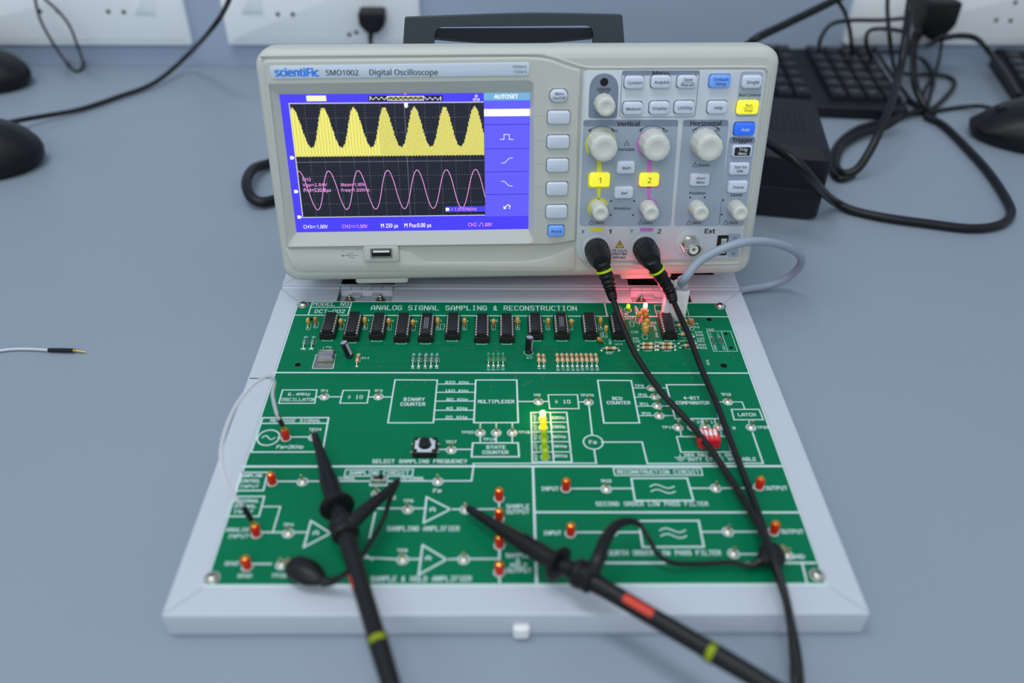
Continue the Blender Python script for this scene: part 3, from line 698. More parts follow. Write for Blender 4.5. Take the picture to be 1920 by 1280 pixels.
# push button
p = bd(797, 845); c = MB(); c.X = Tr(p.x, p.y + 1, 16)
c.box(0, 0, 0, 13.5, 12.5, 3.6, 'black_plastic', .3); c.box(0, 0, 3.6, 11.4, 10.6, .5, 'socket_grey', .2)
for sx in (-1, 1):
    for sy in (-1, 1): c.lathe([(1.0, 4.0), (1.0, 4.6), (.6, 4.9)], 'black_plastic', 10, X=Tr(sx * 5, sy * 4.6)); c.box(sx * 7.4, sy * 3.2, 0, 1.6, 1.2, 1.6, 'steel')
sb = c.build('push_button', kit)
c = MB(); c.X = Tr(p.x, p.y + 1, 16); c.lathe([(3.7, 4.1), (3.7, 4.3)], 'black_rubber', 20); c.lathe([(3.1, 4.3), (3.1, 7.2), (2.7, 7.6)], 'black_rubber', 20); c.build('button_cap', sb)
# slide switch
p = bd(711, 902); c = MB(); c.X = Tr(p.x, p.y, 16); c.box(0, 0, 0, 8.4, 4.0, 3.2, 'steel', .3); c.box(0, 0, 3.2, 5.4, 1.8, .3, 'hole'); c.box(1.4, 0, 3.2, 1.8, 1.5, 2.4, 'black_plastic', .2); c.build('slide_switch', kit)
# red dip switch
p = bd(1326, 838); c = MB(); c.X = Tr(p.x, p.y + 1.5, 16); c.box(0, 0, 2.2, 12.0, 10.2, 6.4, 'dip_red', .4)
for k in range(4):
    xk = -4 + k * 2.6 + .1; up = k >= 2
    c.box(xk, 1.2, 8.45, 1.7, 4.6, .2, 'white_plastic'); c.box(xk, (2.6 if up else .0), 8.6, 1.5, 1.6, 1.0, 'white_plastic', .2); c.text(str(k + 1), xk, -2.6, 1.2, 8.66, 'white_plastic')
    for sy in (-1, 1): c.box(xk, sy * 4.4, 0, .5, .4, 2.4, 'steel')
c.text('ON', -3.6, 4.3, 1.1, 8.66, 'white_plastic'); c.build('dip_switch', kit)

# ================================================================== oscilloscope
SM = frame(FO, FX, FV, FN)
scope = thing('oscilloscope', 'light grey bench oscilloscope with lit blue screen standing on the open case lid', 'oscilloscope', SM)
U0_, U1_, V0_, V1_ = -161.5, 161.0, 16.4, 168.6
def loop(ins, r, w, n=8):
    return [(p.x, p.y, w) for p in rrect((U0_ + U1_) / 2, (V0_ + V1_) / 2, U1_ - U0_ - 2 * ins, V1_ - V0_ - 2 * ins, r, n)]
b = MB()
def rloop(ins, drop, w): return [(p.x, p.y, w) for p in rrect((U0_ + U1_) / 2, (V0_ + V1_ + ins - drop) / 2, U1_ - U0_ - 2 * ins, V1_ - V0_ - ins - drop, 9, 8)]
b.loft([rloop(12, 33, -134), rloop(9, 30, -131), rloop(6, 15, -62), rloop(4.5, 8, -24), rloop(4, 7, -20)], 'scope_rear', c1=False)
# ventilation slots on the rear housing sides and a rear recess
for k in range(14): b.box(U1_ - 8.2, 50 + k * 6, -112, 1.2, 2.2, 55, 'hole')
for k in range(14): b.box(U0_ + 8.2, 50 + k * 6, -112, 1.2, 2.2, 55, 'hole')
b.build('rear_housing', scope)
b = MB()
L1 = [loop(2.2, 9, -21), loop(.3, 10.5, -19), loop(0, 11, -8), loop(.3, 10.8, -3.5), loop(1.6, 9.8, -.6), loop(3.8, 8, 1.0), loop(6.2, 6.5, 1.6)]
b.loft(L1, 'scope_body', c1=False)
SQ = [Vector((-148.9, 141.75)), Vector((5.4, 141.75)), Vector((5.4, 52.2)), Vector((-148.9, 52.2))]
inner = [Vector(p[:2]) for p in L1[-1]]
wellO = [fc(498, 157, 4.2), fc(1001, 150, 4.2), fc(1001, 456, 4.2), fc(538, 463, 4.2)]
b.holes(inner, [[fc(500, 160, 1.6), fc(999, 155, 1.6), fc(997, 450, 1.6), fc(540, 457, 1.6)]], 1.6, 'scope_body')
b.build('front_bezel', scope, smooth=40)
# raised left field carrying nameplate and screen well
b = MB()
Lp = rnd([fc(492, 113, 4), fc(985, 107, 4), fc(1030, 110, 4), fc(1062, 124, 4), fc(1090, 131, 4), fc(1086, 200, 4), fc(1079, 452, 4), fc(1040, 459, 4), fc(536, 465, 4), fc(500, 160, 4)], [3, 0, 6, 10, 2, 0, 1, 8, 3, 0], 5)
Lp = ccw(Lp); wo = rnd(wellO, [3, 4, 4, 3], 4)
b.loft([[(p[0], p[1], 1.4) for p in Lp], [(p[0], p[1], 3.2) for p in Lp], [(p[0], p[1], 3.9) for p in inset(Lp, .5)], [(p[0], p[1], 4.2) for p in inset(Lp, 1.3)]], 'scope_body', False, False)
b.holes(inset(Lp, 1.3), [wo], 4.2, 'scope_body')
wo = ccw(wo)
si = ccw(SQ)
# match each well point to the screen rectangle
def nearest(p):
    u = min(max(p.x, -148.9), 5.4); v = min(max(p.y, 52.2), 141.75)
    return Vector((u, v))
cs = [min(range(len(wo)), key=lambda i: (wo[i] - q).length) for q in si]
wi = []
for i, p in enumerate(wo):
    du = [(q - p).length for q in si]; k = du.index(min(du))
    wi.append(si[k])
b.loft([[(p.x, p.y, 4.2) for p in wo], [(p.x, p.y, -.8) for p in wi]], 'scope_body', False, False)
b.build('screen_surround', scope, smooth=25)
# lower left step
b = MB()
P = rnd([fc(534, 467, 3), fc(757, 468, 3), fc(775, 474, 3), fc(795, 492, 3), fc(985, 492, 3), fc(1030, 484, 3), fc(1078, 462, 3), fc(1079, 505, 3), fc(1060, 510, 3), fc(548, 510, 3)], [1, 3, 4, 4, 6, 8, 2, 2, 4, 8], 4)
b.prism(P, 1.4, 2.6, 'scope_body', .7)
b.prism(rrect(*fc(715, 475, 3), 24, 11.6, 2), 2, 4.6, 'scope_body', .9)
for x in (715, 1212): q_ = fc(x, 518, 0); b.prism(rrect(q_.x, 16.2, 36, 5, 2), -14, -1.5, 'scope_body', 1.2)
c_ = fc(657, 479, 2.8)
b.line([(c_.x - 5, c_.y), (c_.x + 5, c_.y)], .35, 2.66, 'panel_dark'); b.line([(c_.x - 3, c_.y), (c_.x - 1, c_.y + 1.6), (c_.x + 2, c_.y + 1.6)], .35, 2.66, 'panel_dark'); b.line([(c_.x - 1.5, c_.y), (c_.x, c_.y - 1.6), (c_.x + 2.6, c_.y - 1.6)], .35, 2.66, 'panel_dark'); b.flat(circ(c_.x - 5.2, c_.y, .8, 12), 2.66, 'panel_dark')
b.build('lower_bezel', scope)
b = MB(); c_ = fc(715, 474, 4.6)
b.holes(rrect(c_.x, c_.y, 14.6, 7.0, .6, 2), [rrect(c_.x, c_.y, 12.6, 5.0, .3, 2)], 5.2, 'steel'); b.loft([[(p.x, p.y, 4.4) for p in rrect(c_.x, c_.y, 14.6, 7, .6, 2)], [(p.x, p.y, 5.2) for p in rrect(c_.x, c_.y, 14.6, 7, .6, 2)]], 'steel', False, False)
b.prism(rrect(c_.x, c_.y, 12.6, 5.0, .3, 2), 4.3, 4.72, 'hole'); b.box(c_.x, c_.y + 1.2, 4.6, 11, 1.5, .5, 'white_plastic')
b.build('usb_port', scope)
# moulded lips along the brow and round the control panel
b = MB()
b.tube([(*fc(x, y, 1.5), 1.45) for x, y in ((488, 105), (700, 103), (980, 101), (1025, 104), (1062, 115), (1098, 126), (1140, 127))], 1.0, 'scope_body', 10, smooth=4)
b.tube([(*fc(x, y, 1.5), 1.5) for x, y in ((1140, 127), (1300, 126), (1425, 126), (1437, 130), (1441, 142), (1432, 210), (1416, 320), (1393, 478), (1386, 489), (1375, 493), (1250, 495), (1100, 496))], 1.0, 'scope_body', 10, smooth=4)
b.build('moulded_lip', scope, smooth=60)
# grooves running to the soft keys
b = MB()
for y, y2 in ((219, 217), (267, 263), (311, 307), (355, 350), (398, 393)): b.line([fc(1003, y2, 4.2), fc(1012, y2, 4.2), fc(1023, y - .5, 4.2)], .22, 4.23, 'panel_mid')
b.build('key_guide_line', scope)
# nameplate
b = MB(); z = 4.9
b.prism(rnd([fc(504, 124, z), fc(994, 117, z), fc(992, 142, z), fc(510, 148, z)], 2, 4), 4.1, z, 'nameplate', .25)
def ft(mb, s, x0, x1, y, hpx, z, m='print_dark', bold=0.0, shear=0):
    a, c = fc(x0, y, z), fc(x1, y, z); t, u = fc((x0 + x1) / 2, y - hpx / 2, z), fc((x0 + x1) / 2, y + hpx / 2, z)
    mm = (a + c) / 2; mb.text(s, mm.x, mm.y, (t - u).length, z + .05, m, w=(c - a).length, bold=bold, shear=shear, rot=math.atan2((c - a).y, (c - a).x))
ft(b, 'scientiFic', 516, 597, 135.5, 15, z, 'print_blue', .035)
ft(b, 'SMO1002', 611, 672, 136.3, 10, z, bold=.012); ft(b, 'Digital Oscilloscope', 693, 821, 135.5, 10.5, z, bold=.012)
ft(b, '100MHz', 960, 987, 125.3, 5, z); ft(b, '1GSa/s', 963, 987, 134.3, 5, z)
b.build('nameplate', scope)
# screen
HS = homog([(519, 178), (994, 173), (992, 430), (557, 436)], [(-148.9, 141.75), (5.4, 141.75), (5.4, 52.2), (-148.9, 52.2)])
def sp(x, y): return Vector(HS(500 + x * 510 / 1920, 160 + y * 290 / 1092))   # from a 1920 wide close-up of the screen
b = MB()
b.prism(SQ, -1.5, -.8, 's_blue')
zs = -.75
sidex0, sidex1 = sp(1527, 60).x, 5.4
def band(y0, y1, m, z=zs, xa=None, xb=None):
    a, c = sp(1700, y0).y, sp(1700, y1).y; b.flat([(xa or sidex0, a), (xb or sidex1, a), (xb or sidex1, c), (xa or sidex0, c)], z, m)
band(50, 105, 's_teal'); 
for y0, y1 in ((107, 163), (220, 274), (281, 446), (451, 610), (615, 770), (775, 926)): band(y0, y1, 's_menu')
band(166, 218, 's_white', zs + .02)
for y in (277, 449, 612, 772): band(y - 2, y + 2, 's_line', zs + .02)
def st(s, x0, x1, y, h, m, z=zs + .1, bold=.004):
    a, c = sp(x0, y), sp(x1, y); t, u = sp((x0 + x1) / 2, y - h / 2), sp((x0 + x1) / 2, y + h / 2)
    b.text(s, (a.x + c.x) / 2, (a.y + c.y) / 2, abs(t.y - u.y), z, m, w=c.x - a.x, bold=bold)
st('AUTOSET', 1602, 1772, 77, 28, 's_white', bold=.02)
# graticule
gx0, gx1 = sp(140, 130).x, sidex0; gy1, gy0 = sp(800, 124).y, sp(900, 928).y
gx0 = (sp(140, 130).x + sp(255, 933).x) / 2
b.flat([(gx0, gy0), (gx1, gy0), (gx1, gy1), (gx0, gy1)], zs, 's_black')
def dot(x, y, s=.32, m='s_dot'): b.flat([(x - s / 2, y - s / 2), (x + s / 2, y - s / 2), (x + s / 2, y + s / 2), (x - s / 2, y + s / 2)], zs + .03, m)
gw, gh = gx1 - gx0, gy1 - gy0
for k in range(1, 13):
    if k == 13: continue
    x = gx0 + gw * k / 13.0
    for j in range(int(gh / 1.75)): dot(x, gy1 - j * 1.75 - .8)
for k in range(1, 8):
    y = gy0 + gh * k / 8
    for j in range(int(gw / (1.75 if k != 4 else .95))): dot(gx0 + j * (1.75 if k != 4 else .95) + .5, y, .32 if k != 4 else .42)
xc = sp(985, 500).x
for j in range(int(gh / .95)): dot(xc, gy1 - j * .95 - .5, .4)
for j in range(int(gw / 1.0)): dot(gx0 + j + .4, gy1 - .25, .5, 's_white'); dot(gx0 + j + .4, gy0 + .25, .5, 's_white')
b.line([(gx0, gy0), (gx1, gy0)], .14, zs + .03, 's_white'); b.line([(gx0, gy1), (gx1, gy1)], .14, zs + .03, 's_white'); b.line([(gx0, gy0), (gx0, gy1)], .14, zs + .03, 's_white')
for j in range(int(gh / 1.0)): dot(gx0 + .3, gy1 - j - .4, .5, 's_white')
# channel 1: sampled pulses under a raised sine envelope
yb = sp(900, 504).y; yt = sp(820, 156).y; ym = sp(730, 440).y
x_pk = [sp(165, 170).x, sp(378, 165).x, sp(598, 162).x, sp(815, 160).x, sp(1030, 156).x, sp(1245, 153).x, sp(1462, 152).x]
per = (x_pk[-1] - x_pk[0]) / 6; ns = int(gw / .66)
for k in range(ns):
    x = gx0 + .35 + k * .66; e = .5 + .5 * math.cos(6.28318 * (x - x_pk[0]) / per); e = e ** 1.12
    y1 = ym + (yt - ym) * e + .35 * ((k * 7) % 3 - 1); y0 = yb + .25 * (k % 3)
    b.flat([(x - .26, y0), (x + .26, y0), (x + .26, y1), (x - .26, y1)], zs + .05, 's_yellow')
    if x < gx0 + gw * .45: b.flat([(x + .2, y0 + .6), (x + .48, y0 + .6), (x + .48, y1 - .9 - .5 * (k % 2)), (x + .2, y1 - .9 - .5 * (k % 2))], zs + .045, 's_yellow' if k % 3 else 's_black')
# channel 2: sine
x2 = [sp(222, 615).x, sp(1473, 600).x]; per2 = (x2[1] - x2[0]) / 6; yc = (sp(850, 604).y + sp(770, 876).y) / 2; am = (sp(850, 604).y - sp(770, 876).y) / 2
b.line([(gx0 + gw * k / 260, yc + am * math.copysign(abs(math.cos(6.28318 * (gx0 + gw * k / 260 - x2[0]) / per2)) ** .92, math.cos(6.28318 * (gx0 + gw * k / 260 - x2[0]) / per2))) for k in range(261)], .42, zs + .07, 's_pink')
for s, x0, x1, y in (('CH2', 248, 308, 668), ('Vpp=2.84V', 250, 422, 706), ('Mean=1.88V', 520, 692, 704), ('Prd=520.8µs', 260, 450, 745), ('Freq=1.92KHz', 524, 722, 742)): st(s, x0, x1, y, 22, 's_pink')
a, c = sp(1262, 858), sp(1540, 893); b.flat([(a.x, c.y), (gx1, c.y), (gx1, a.y), (a.x, a.y)], zs + .08, 's_blue'); st('= 1.91976KHz', 1302, 1484, 877, 22, 's_pink', zs + .12)
a = sp(1276, 878); b.flat(rrect(a.x, a.y, 2.4, 2.2, .5), zs + .12, 's_white')
for s, x0, x1, y, m in (('CH1', 263, 315, 1000, 's_white'), ('1.00V', 358, 432, 999, 's_white'), ('CH2', 535, 592, 997, 's_pink'), ('1.00V', 638, 712, 996, 's_pink'), ('M 250 µs', 808, 928, 994, 's_white'), ('M Pos:0.00 µs', 973, 1162, 991, 's_white'), ('CH2', 1424, 1484, 985, 's_pink'), ('1.88V', 1522, 1594, 984, 's_pink')): st(s, x0, x1, y, 24, m, bold=.006)
for x0, x1, y, m in ((318, 348, 1000, 's_white'), (598, 630, 997, 's_pink')):
    for dy in (-5, 5): b.line([sp(x0, y + dy), sp(x1, y + dy)], .25, zs + .1, m)
b.line([sp(1498, 994), sp(1506, 994), sp(1512, 973), sp(1520, 973)], .3, zs + .1, 's_pink')
# top bar
a, c = sp(262, 77), sp(407, 115); b.flat([(a.x, c.y), (c.x, c.y), (c.x, a.y), (a.x, a.y)], zs + .05, 's_cream')
a, c = sp(703, 76), sp(1235, 112); b.flat([(a.x, c.y), (c.x, c.y), (c.x, a.y), (a.x, a.y)], zs + .05, 's_black')
def zig(x0, x1, n, m):
    b.line([sp(x0 + (x1 - x0) * k / n, 104 if k % 2 else 84) for k in range(n + 1)], .3, zs + .08, m)
zig(718, 838, 6, 's_white'); zig(846, 1094, 14, 's_yellow'); zig(1104, 1218, 6, 's_white')
for x in (716, 1220): b.line([sp(x, 82), sp(x, 106)], .4, zs + .09, 's_white')
b.line([sp(840, 80), sp(1098, 78), sp(1098, 106), sp(840, 107)], .35, zs + .09, 's_white', True)
a = sp(966, 64); b.flat([(a.x - .8, a.y + .5), (a.x, a.y - .7), (a.x + .8, a.y + .5)], zs + .1, 's_red')
for x, y in ((1473, 74), (1460, 100), (1488, 100)): a = sp(x, y); b.line(rrect(a.x, a.y, 1.3, 1.0, .1, 1), .3, zs + .09, 's_white', True)
b.line([sp(1473, 84), sp(1473, 92)], .25, zs + .09, 's_white')
a = sp(973, 142); b.flat([(a.x - 1.1, a.y + 1.4), (a.x - 1.1, a.y - .9), (a.x, a.y - 1.9), (a.x + 1.1, a.y - .9), (a.x + 1.1, a.y + 1.4)], zs + .1, 's_white')
for x, y in ((172, 516), (205, 753), (232, 932)):
    a = sp(x, y); b.flat([(a.x - 1.2, a.y - 1.1), (a.x + .6, a.y - 1.1), (a.x + 1.7, a.y), (a.x + .6, a.y + 1.1), (a.x - 1.2, a.y + 1.1)], zs + .1, 's_white')
# menu icons
b.line([sp(1648, 383), sp(1674, 383), sp(1674, 348), sp(1712, 348), sp(1712, 383), sp(1740, 383)], .32, zs + .1, 's_white')
b.line([sp(1658, 551), sp(1680, 550), sp(1712, 516), sp(1736, 515)], .32, zs + .1, 's_white'); b.line([sp(1658, 680), sp(1680, 681), sp(1712, 712), sp(1736, 713)], .32, zs + .1, 's_white')
b.line([sp(1716, 872), sp(1720, 852), sp(1706, 845), sp(1686, 862)], .5, zs + .1, 's_white'); b.flat([sp(1674, 852), sp(1676, 876), sp(1696, 872)], zs + .1, 's_white')
b.build('display_screen', scope, smooth=0)

# control panel plate and its printing
b = MB(); zc = 2.6
cp = rnd([fc(1094, 131, zc), fc(1434, 131, zc), fc(1435, 145, zc), fc(1386, 484, zc), fc(1090, 490, zc), fc(1080, 470, zc)], [4, 4, 3, 5, 5, 4], 5)
b.prism(cp, 1.4, zc, 'scope_panel', .3)
def fp(pts, m, z, r=0):
    b.flat(rnd([fc(x, y, z) for x, y in pts], r, 5) if r else [fc(x, y, z) for x, y in pts], z, m)
fp([(1094, 224), (1272, 224), (1258, 424), (1086, 424)], 'panel_mid', zc + .04, 3)
fp([(1281, 224), (1367, 224), (1349, 424), (1263, 424)], 'panel_mid', zc + .04, 3)
fp([(1367, 256), (1417, 256), (1395, 424), (1347, 424)], 'panel_mid', zc + .04, 2.5)
fp([(1094, 225), (1272, 225), (1271, 237), (1093.5, 237)], 'panel_dark', zc + .07, 1.4)
fp([(1281, 225), (1366, 225), (1365, 237), (1280.5, 237)], 'panel_dark', zc + .07, 1.4)
fp([(1369, 257), (1416, 257), (1415, 269), (1367.5, 269)], 'panel_dark', zc + .07, 1.4)
fp([(1389, 134), (1432, 134), (1421, 219), (1378, 219)], 'panel_mid', zc + .04, 2.5)
arch = [fc(1103, 222, zc), fc(1157, 222, zc), fc(1160, 165, zc), fc(1157, 150, zc), fc(1147, 140, zc), fc(1134, 137, zc), fc(1119, 140, zc), fc(1109, 150, zc), fc(1105, 163, zc)]
b.flat(rnd(arch, [2, 2, 2, 3, 3, 3, 3, 3, 2], 3), zc + .04, 'panel_dark')
fp([(1167, 132), (1312, 132), (1311, 140.5), (1166, 141.5)], 'panel_dark', zc + .06, 1)
b.line(rnd([fc(1167, 133, zc), fc(1312, 133, zc), fc(1303, 219, zc), fc(1162, 220, zc)], 2.2, 4), .45, zc + .05, 'panel_dark', True)
fp([(1365, 438), (1389, 438), (1384, 482), (1363, 482)], 'panel_mid', zc + .05, 1.5)
# yellow and pink channel marks
def ringp(x, y, r0, r1, m, z=zc + .09, a0=0, a1=360):
    p = fc(x, y, zc); n = 40; P = []
    for k in range(n):
        t0, t1 = [math.radians(a0 + (a1 - a0) * q / n) for q in (k, k + 1)]
        b.add([(p.x + r0 * math.cos(t0), p.y + r0 * math.sin(t0), z), (p.x + r1 * math.cos(t0), p.y + r1 * math.sin(t0), z), (p.x + r1 * math.cos(t1), p.y + r1 * math.sin(t1), z), (p.x + r0 * math.cos(t1), p.y + r0 * math.sin(t1), z)], [[0, 1, 2, 3]], m)
for x, m, d in ((1124, 'print_yellow', 0), (1218, 'print_pink', 0)):
    fp([(x - 4, 300), (x + 4, 300), (x + 3.5, 325), (x - 5, 325)], m, zc + .09); fp([(x - 5, 350), (x + 3, 350), (x + 1, 376), (x - 4, 376)], m, zc + .09)
    fp([(x - 21, 325), (x + 20, 325), (x + 19, 352), (x - 22, 352)], m, zc + .09, 1.5)
    fp([(x - 20 + 1, 427), (x + 8, 427), (x + 6, 434), (x - 17, 434)], m, zc + .09, 1)
ringp(1127, 271, 8.7, 10.2, 'print_yellow', a0=20, a1=215); ringp(1222, 270, 8.7, 10.0, 'print_pink', a0=20, a1=235); ringp(1122, 390, 5.6, 7.1, 'print_yellow', a0=20, a1=225); ringp(1216, 390, 5.6, 6.7, 'print_pink', a0=20, a1=235)
ringp(1324, 270, 8.6, 9.8, 'panel_dark', a0=20, a1=200)
def pt(s, x0, x1, y, h, bold=.012, m='print_dark', z=zc + .1): ft(b, s, x0, x1, y, h, z, m, bold)
pt('Menu', 1224, 1254, 136.8, 7.5, .025); pt('Vertical', 1157, 1199, 232, 8, .025); pt('Horizontal', 1295, 1352, 231, 8, .025); pt('Trigger', 1373, 1411, 262.5, 7.5, .025)
pt('Intensity', 1120, 1145, 166, 4.5); pt('Adjust', 1123, 1142, 173, 4.5); b.line([fc(1118, 169.6, zc), fc(1146, 169.6, zc)], .3, zc + .1, 'print_dark')
for x in (1124, 1219): pt('V', x - 20, x - 15.5, 246, 4.2); pt('mV', x + 24, x + 34, 245.5, 4)
pt('S', 1298, 1302, 244.5, 4.4); pt('nS', 1341, 1349.5, 244.5, 4)
pt('Variable', 1159, 1190, 280, 5.2); pt('Zoom', 1309, 1330, 309.5, 5.2); pt('Position', 1152, 1182, 390.5, 5); pt('Position', 1293, 1323, 362, 5); pt('Level', 1371, 1391, 365.5, 5)
pt('Run Control', 1386, 1426, 178, 5.2)
for x in (1116, 1207, 1298, 1367): pt('Zero', x, x + 16, 417.5, 4.8)
pt('X', 1090, 1096, 434, 7, 0); pt('1', 1141.5, 1146, 434, 8, .02); pt('Y', 1181.5, 1187.5, 433.5, 7, 0); pt('2', 1233, 1239.5, 433.5, 8, .02); pt('Ext', 1322, 1341, 433, 8.5, .022)
pt('All Inputs', 1148, 1176, 469.5, 4); pt('1MΩ//18pF', 1148, 1176, 476, 4); pt('400V Max', 1149, 1173, 482.5, 4); pt('1KHz', 1369, 1384, 455, 4.5, 0)
b.line([fc(1373, 451, zc), fc(1376, 451, zc), fc(1376, 445, zc), fc(1380, 445, zc), fc(1380, 451, zc), fc(1383, 451, zc)], .3, zc + .1, 'print_dark')
for k in range(3): b.line([fc(1371 + k * 1.5, 474 + k * 2, zc), fc(1379 - k * 1.5, 474 + k * 2, zc)], .3, zc + .1, 'print_dark')
p = [fc(1162, 451, zc), fc(1154.5, 464, zc), fc(1169.5, 464, zc)]; b.flat(p, zc + .1, 'print_gold'); b.line(p, .35, zc + .13, 'print_dark', True); b.line([fc(1162, 455, zc), fc(1162, 460, zc)], .5, zc + .14, 'print_dark')
def arcarrow(x, y, r):
    p = fc(x, y, zc); P = [(p.x + r * math.cos(math.radians(a)), p.y + r * math.sin(math.radians(a))) for a in range(58, 125, 6)]
    b.line(P, .3, zc + .12, 'print_dark')
    for q, s in ((P[0], 1), (P[-1], -1)): b.flat([(q[0] - s * .8, q[1] + 1.0), (q[0] - s * .8, q[1] - .4), (q[0] + s * 1.6, q[1] - .7)] if s > 0 else [(q[0] + .8, q[1] + 1.0), (q[0] + .8, q[1] - .4), (q[0] - 1.6, q[1] - .7)], zc + .12, 'print_dark')
arcarrow(1126, 276, 13.4); arcarrow(1221, 275, 13.4); arcarrow(1322, 274, 13.4)
def tri(x, y, a, s=1.0):
    p = fc(x, y, zc); b.flat([(p.x + s * math.cos(a + t), p.y + s * math.sin(a + t)) for t in (0, 2.09, 4.19)], zc + .1, 'print_dark')
for x, y, a in ((1146, 376.5, 1.57), (1189, 376.5, 1.57), (1145, 403, -1.57), (1187, 403, -1.57), (1294, 370, 3.14), (1321, 370, 0), (1356, 375, 1.57), (1353, 402, -1.57)): tri(x, y, a)
def press(x, y):
    p = fc(x, y, zc); b.line([(p.x - 1.4, p.y - 1.2), (p.x + 1.4, p.y - 1.2), (p.x + 1, p.y + .6), (p.x - 1, p.y + .6)], .28, zc + .1, 'print_dark', True); b.line([(p.x, p.y + .6), (p.x, p.y + 2.2)], .28, zc + .1, 'print_dark')
for x, y in ((1175, 269), (1303, 309), (1109, 417), (1201, 416.5), (1292, 417), (1361, 417)): press(x, y)
b.build('control_panel', scope, smooth=30)

# buttons
def button(x, y, w, h, m, s=None, tc='print_dark', zt=5.4, r=1.8, z0=2.5, bold=.0, plate=None):
    p = fc(x, y, zt); k = abs(fc(x + 10, y, zt).x - fc(x - 10, y, zt).x) / 20; kv = abs(fc(x, y - 8, zt).y - fc(x, y + 8, zt).y) / 16
    W, Hh = w * k, h * kv
    c = MB(); c.prism(rrect(p.x, p.y, W + .7, Hh + .7, r), z0 - .1, z0 + .12, 'hole'); c.prism(rrect(p.x, p.y, W, Hh, r, 5), z0 - .5, zt, m, .9)
    if plate: c.prism(rrect(p.x, p.y, W * .8, Hh * .7, .8, 3), zt - .1, zt + .05, plate)
    if s:
        ls = s.split('|'); n = len(ls)
        for i, t in enumerate(ls):
            yy = p.y if n == 1 else p.y + (1.35 if i == 0 else -1.35) * (1 if '_' not in s else 1.15)
            t = t.replace('_', ''); hh = 1.75 if n == 2 else 1.85
            if len(t) == 1: c.text(t, p.x, p.y, 3.6, zt + .09, tc, bold=0)
            else: c.text(t, p.x + .3, yy, hh, zt + .09, tc, w=min(len(t) * 1.32, W - .8), bold=.008)
        if '_' in s: c.line([(p.x - 3.3, p.y), (p.x + 3.3, p.y)], .25, zt + .09, tc)
    return c.build('button', scope, smooth=50)
Bm = 'button'
z1 = 6.6
button(1048, 180, 33, 24, Bm, 'Menu|On/Off', zt=z1, z0=4.1, r=3.4)
for x, y, w in ((1048, 221, 42), (1047, 267, 42), (1046, 311, 41), (1045, 355, 40), (1044, 398, 40)): button(x, y, w, 25, Bm, zt=z1, z0=4.1, r=1.9)
button(1043, 434, 30, 20, 'button_blue', 'Print', zt=z1, z0=4.1, r=1.6)
for x, y, s in ((1190, 155, 'Cursors'), (1240, 154, 'Acquire'), (1289, 154, 'Save_|Recall_'), (1187, 204, 'Measure'), (1237, 203, 'Display'), (1284, 202, 'Utility'), (1346, 202, 'Help'), (1411, 154, 'Single')): button(x, y, 37, 24, Bm, s, r=2.2)
button(1351, 153, 39, 24, 'button_blue', 'Default|Setup'); button(1403, 202, 40, 26, 'button_lit', 'Run_|Stop_'); button(1397, 243, 38, 24, 'button_deep', 'Auto', 'white_plastic')
button(1392, 284, 37, 23, Bm, 'Trig|Menu', 'white_plastic', plate='print_dark'); button(1387, 317, 37, 23, Bm, 'Set to|50%'); button(1384, 351, 37, 23, Bm, 'Force')
button(1174, 315, 34, 23, Bm, 'Math'); button(1170, 362, 35, 22, Bm, 'Ref'); button(1313, 338, 36, 23, Bm, 'Hori|Menu')
button(1125, 338, 38, 26, 'button_lit', '1'); button(1218, 338, 37, 25, 'button_lit', '2')
b = MB(); p = fc(1133, 154, 3); b.lathe([(2.5, 2.5), (2.5, 2.9), (2.1, 3.0), (2.1, 2.8)], 'hole', 20, X=Tr(p.x, p.y)); b.build('status_lamp', scope)
# knobs
def knob(x, y, r, h, nf=12):
    """x, y: middle of the cap as seen; r its radius in px"""
    p = fc(x, y, 2.6 + h); k = abs(fc(x + 10, y, h + 2.6).x - fc(x - 10, y, h + 2.6).x) / 20; R = r * k
    c = MB(); X = Tr(p.x, p.y, 2.6)
    c.lathe([(R * 1.1, 0), (R * 1.09, 1.0), (R * 1.07, h * .3), (R * 1.03, h * .6), (R * 1.01, h * .88), (R * .97, h * .97), (R * .9, h), (R * .55, h + .1), (R * .42, h - .25), (R * .1, h - .45)], 'knob', 48, X=X, flute=.018, nf=12)
    return c.build('knob', scope, smooth=50)
for a in ((1137, 201, 17.5, 11), (1133.5, 279.5, 24.8, 14.5), (1232.5, 278.5, 24.8, 14.5), (1332, 278.5, 24.5, 15), (1126.7, 401, 14.6, 13), (1221.5, 401, 14.6, 13), (1315.5, 401, 14.2, 13), (1389.5, 401, 14.2, 13.5)): knob(*a)
# BNC sockets
def bnc(x, y, cover):
    p = fc(x, y, 3); c = MB(); X = Tr(p.x, p.y, 2.6)
    c.lathe([(9.3, 0), (9.3, .25), (9.0, .35), (8.4, .3)], 'scope_panel', 36, X=X); c.lathe([(6.6, .1), (6.6, 1.4), (6.2, 1.7)], 'steel', 6, X=X)
    c.lathe([(5.0, 1), (5.0, 3.6), (4.8, 3.8), (4.8, 14), (4.4, 14.3), (4.2, 13.5), (4.2, 7)], 'steel', 28, X=X, c1=False)
    for s in (-1, 1): c.lathe([(1.0, 0), (1.0, 1.6)], 'steel', 10, X=X @ Tr(0, 0, 10) @ Rz(s * 1.57 + 1.57) @ Tr(4.6, 0, 0) @ Ry(1.57))
    c.lathe([(3.2, 5), (3.2, 12.4), (1.2, 12.4), (1.1, 11)], 'white_plastic', 20, X=X, c1=False); c.lathe([(.8, 9), (.8, 12.6)], 'gold', 12, X=X)
    o = c.build('bnc_connector', scope); return p
bn1 = bnc(1118, 466, 1); bn2 = bnc(1208, 464, 1); bnc(1293, 456, 0)
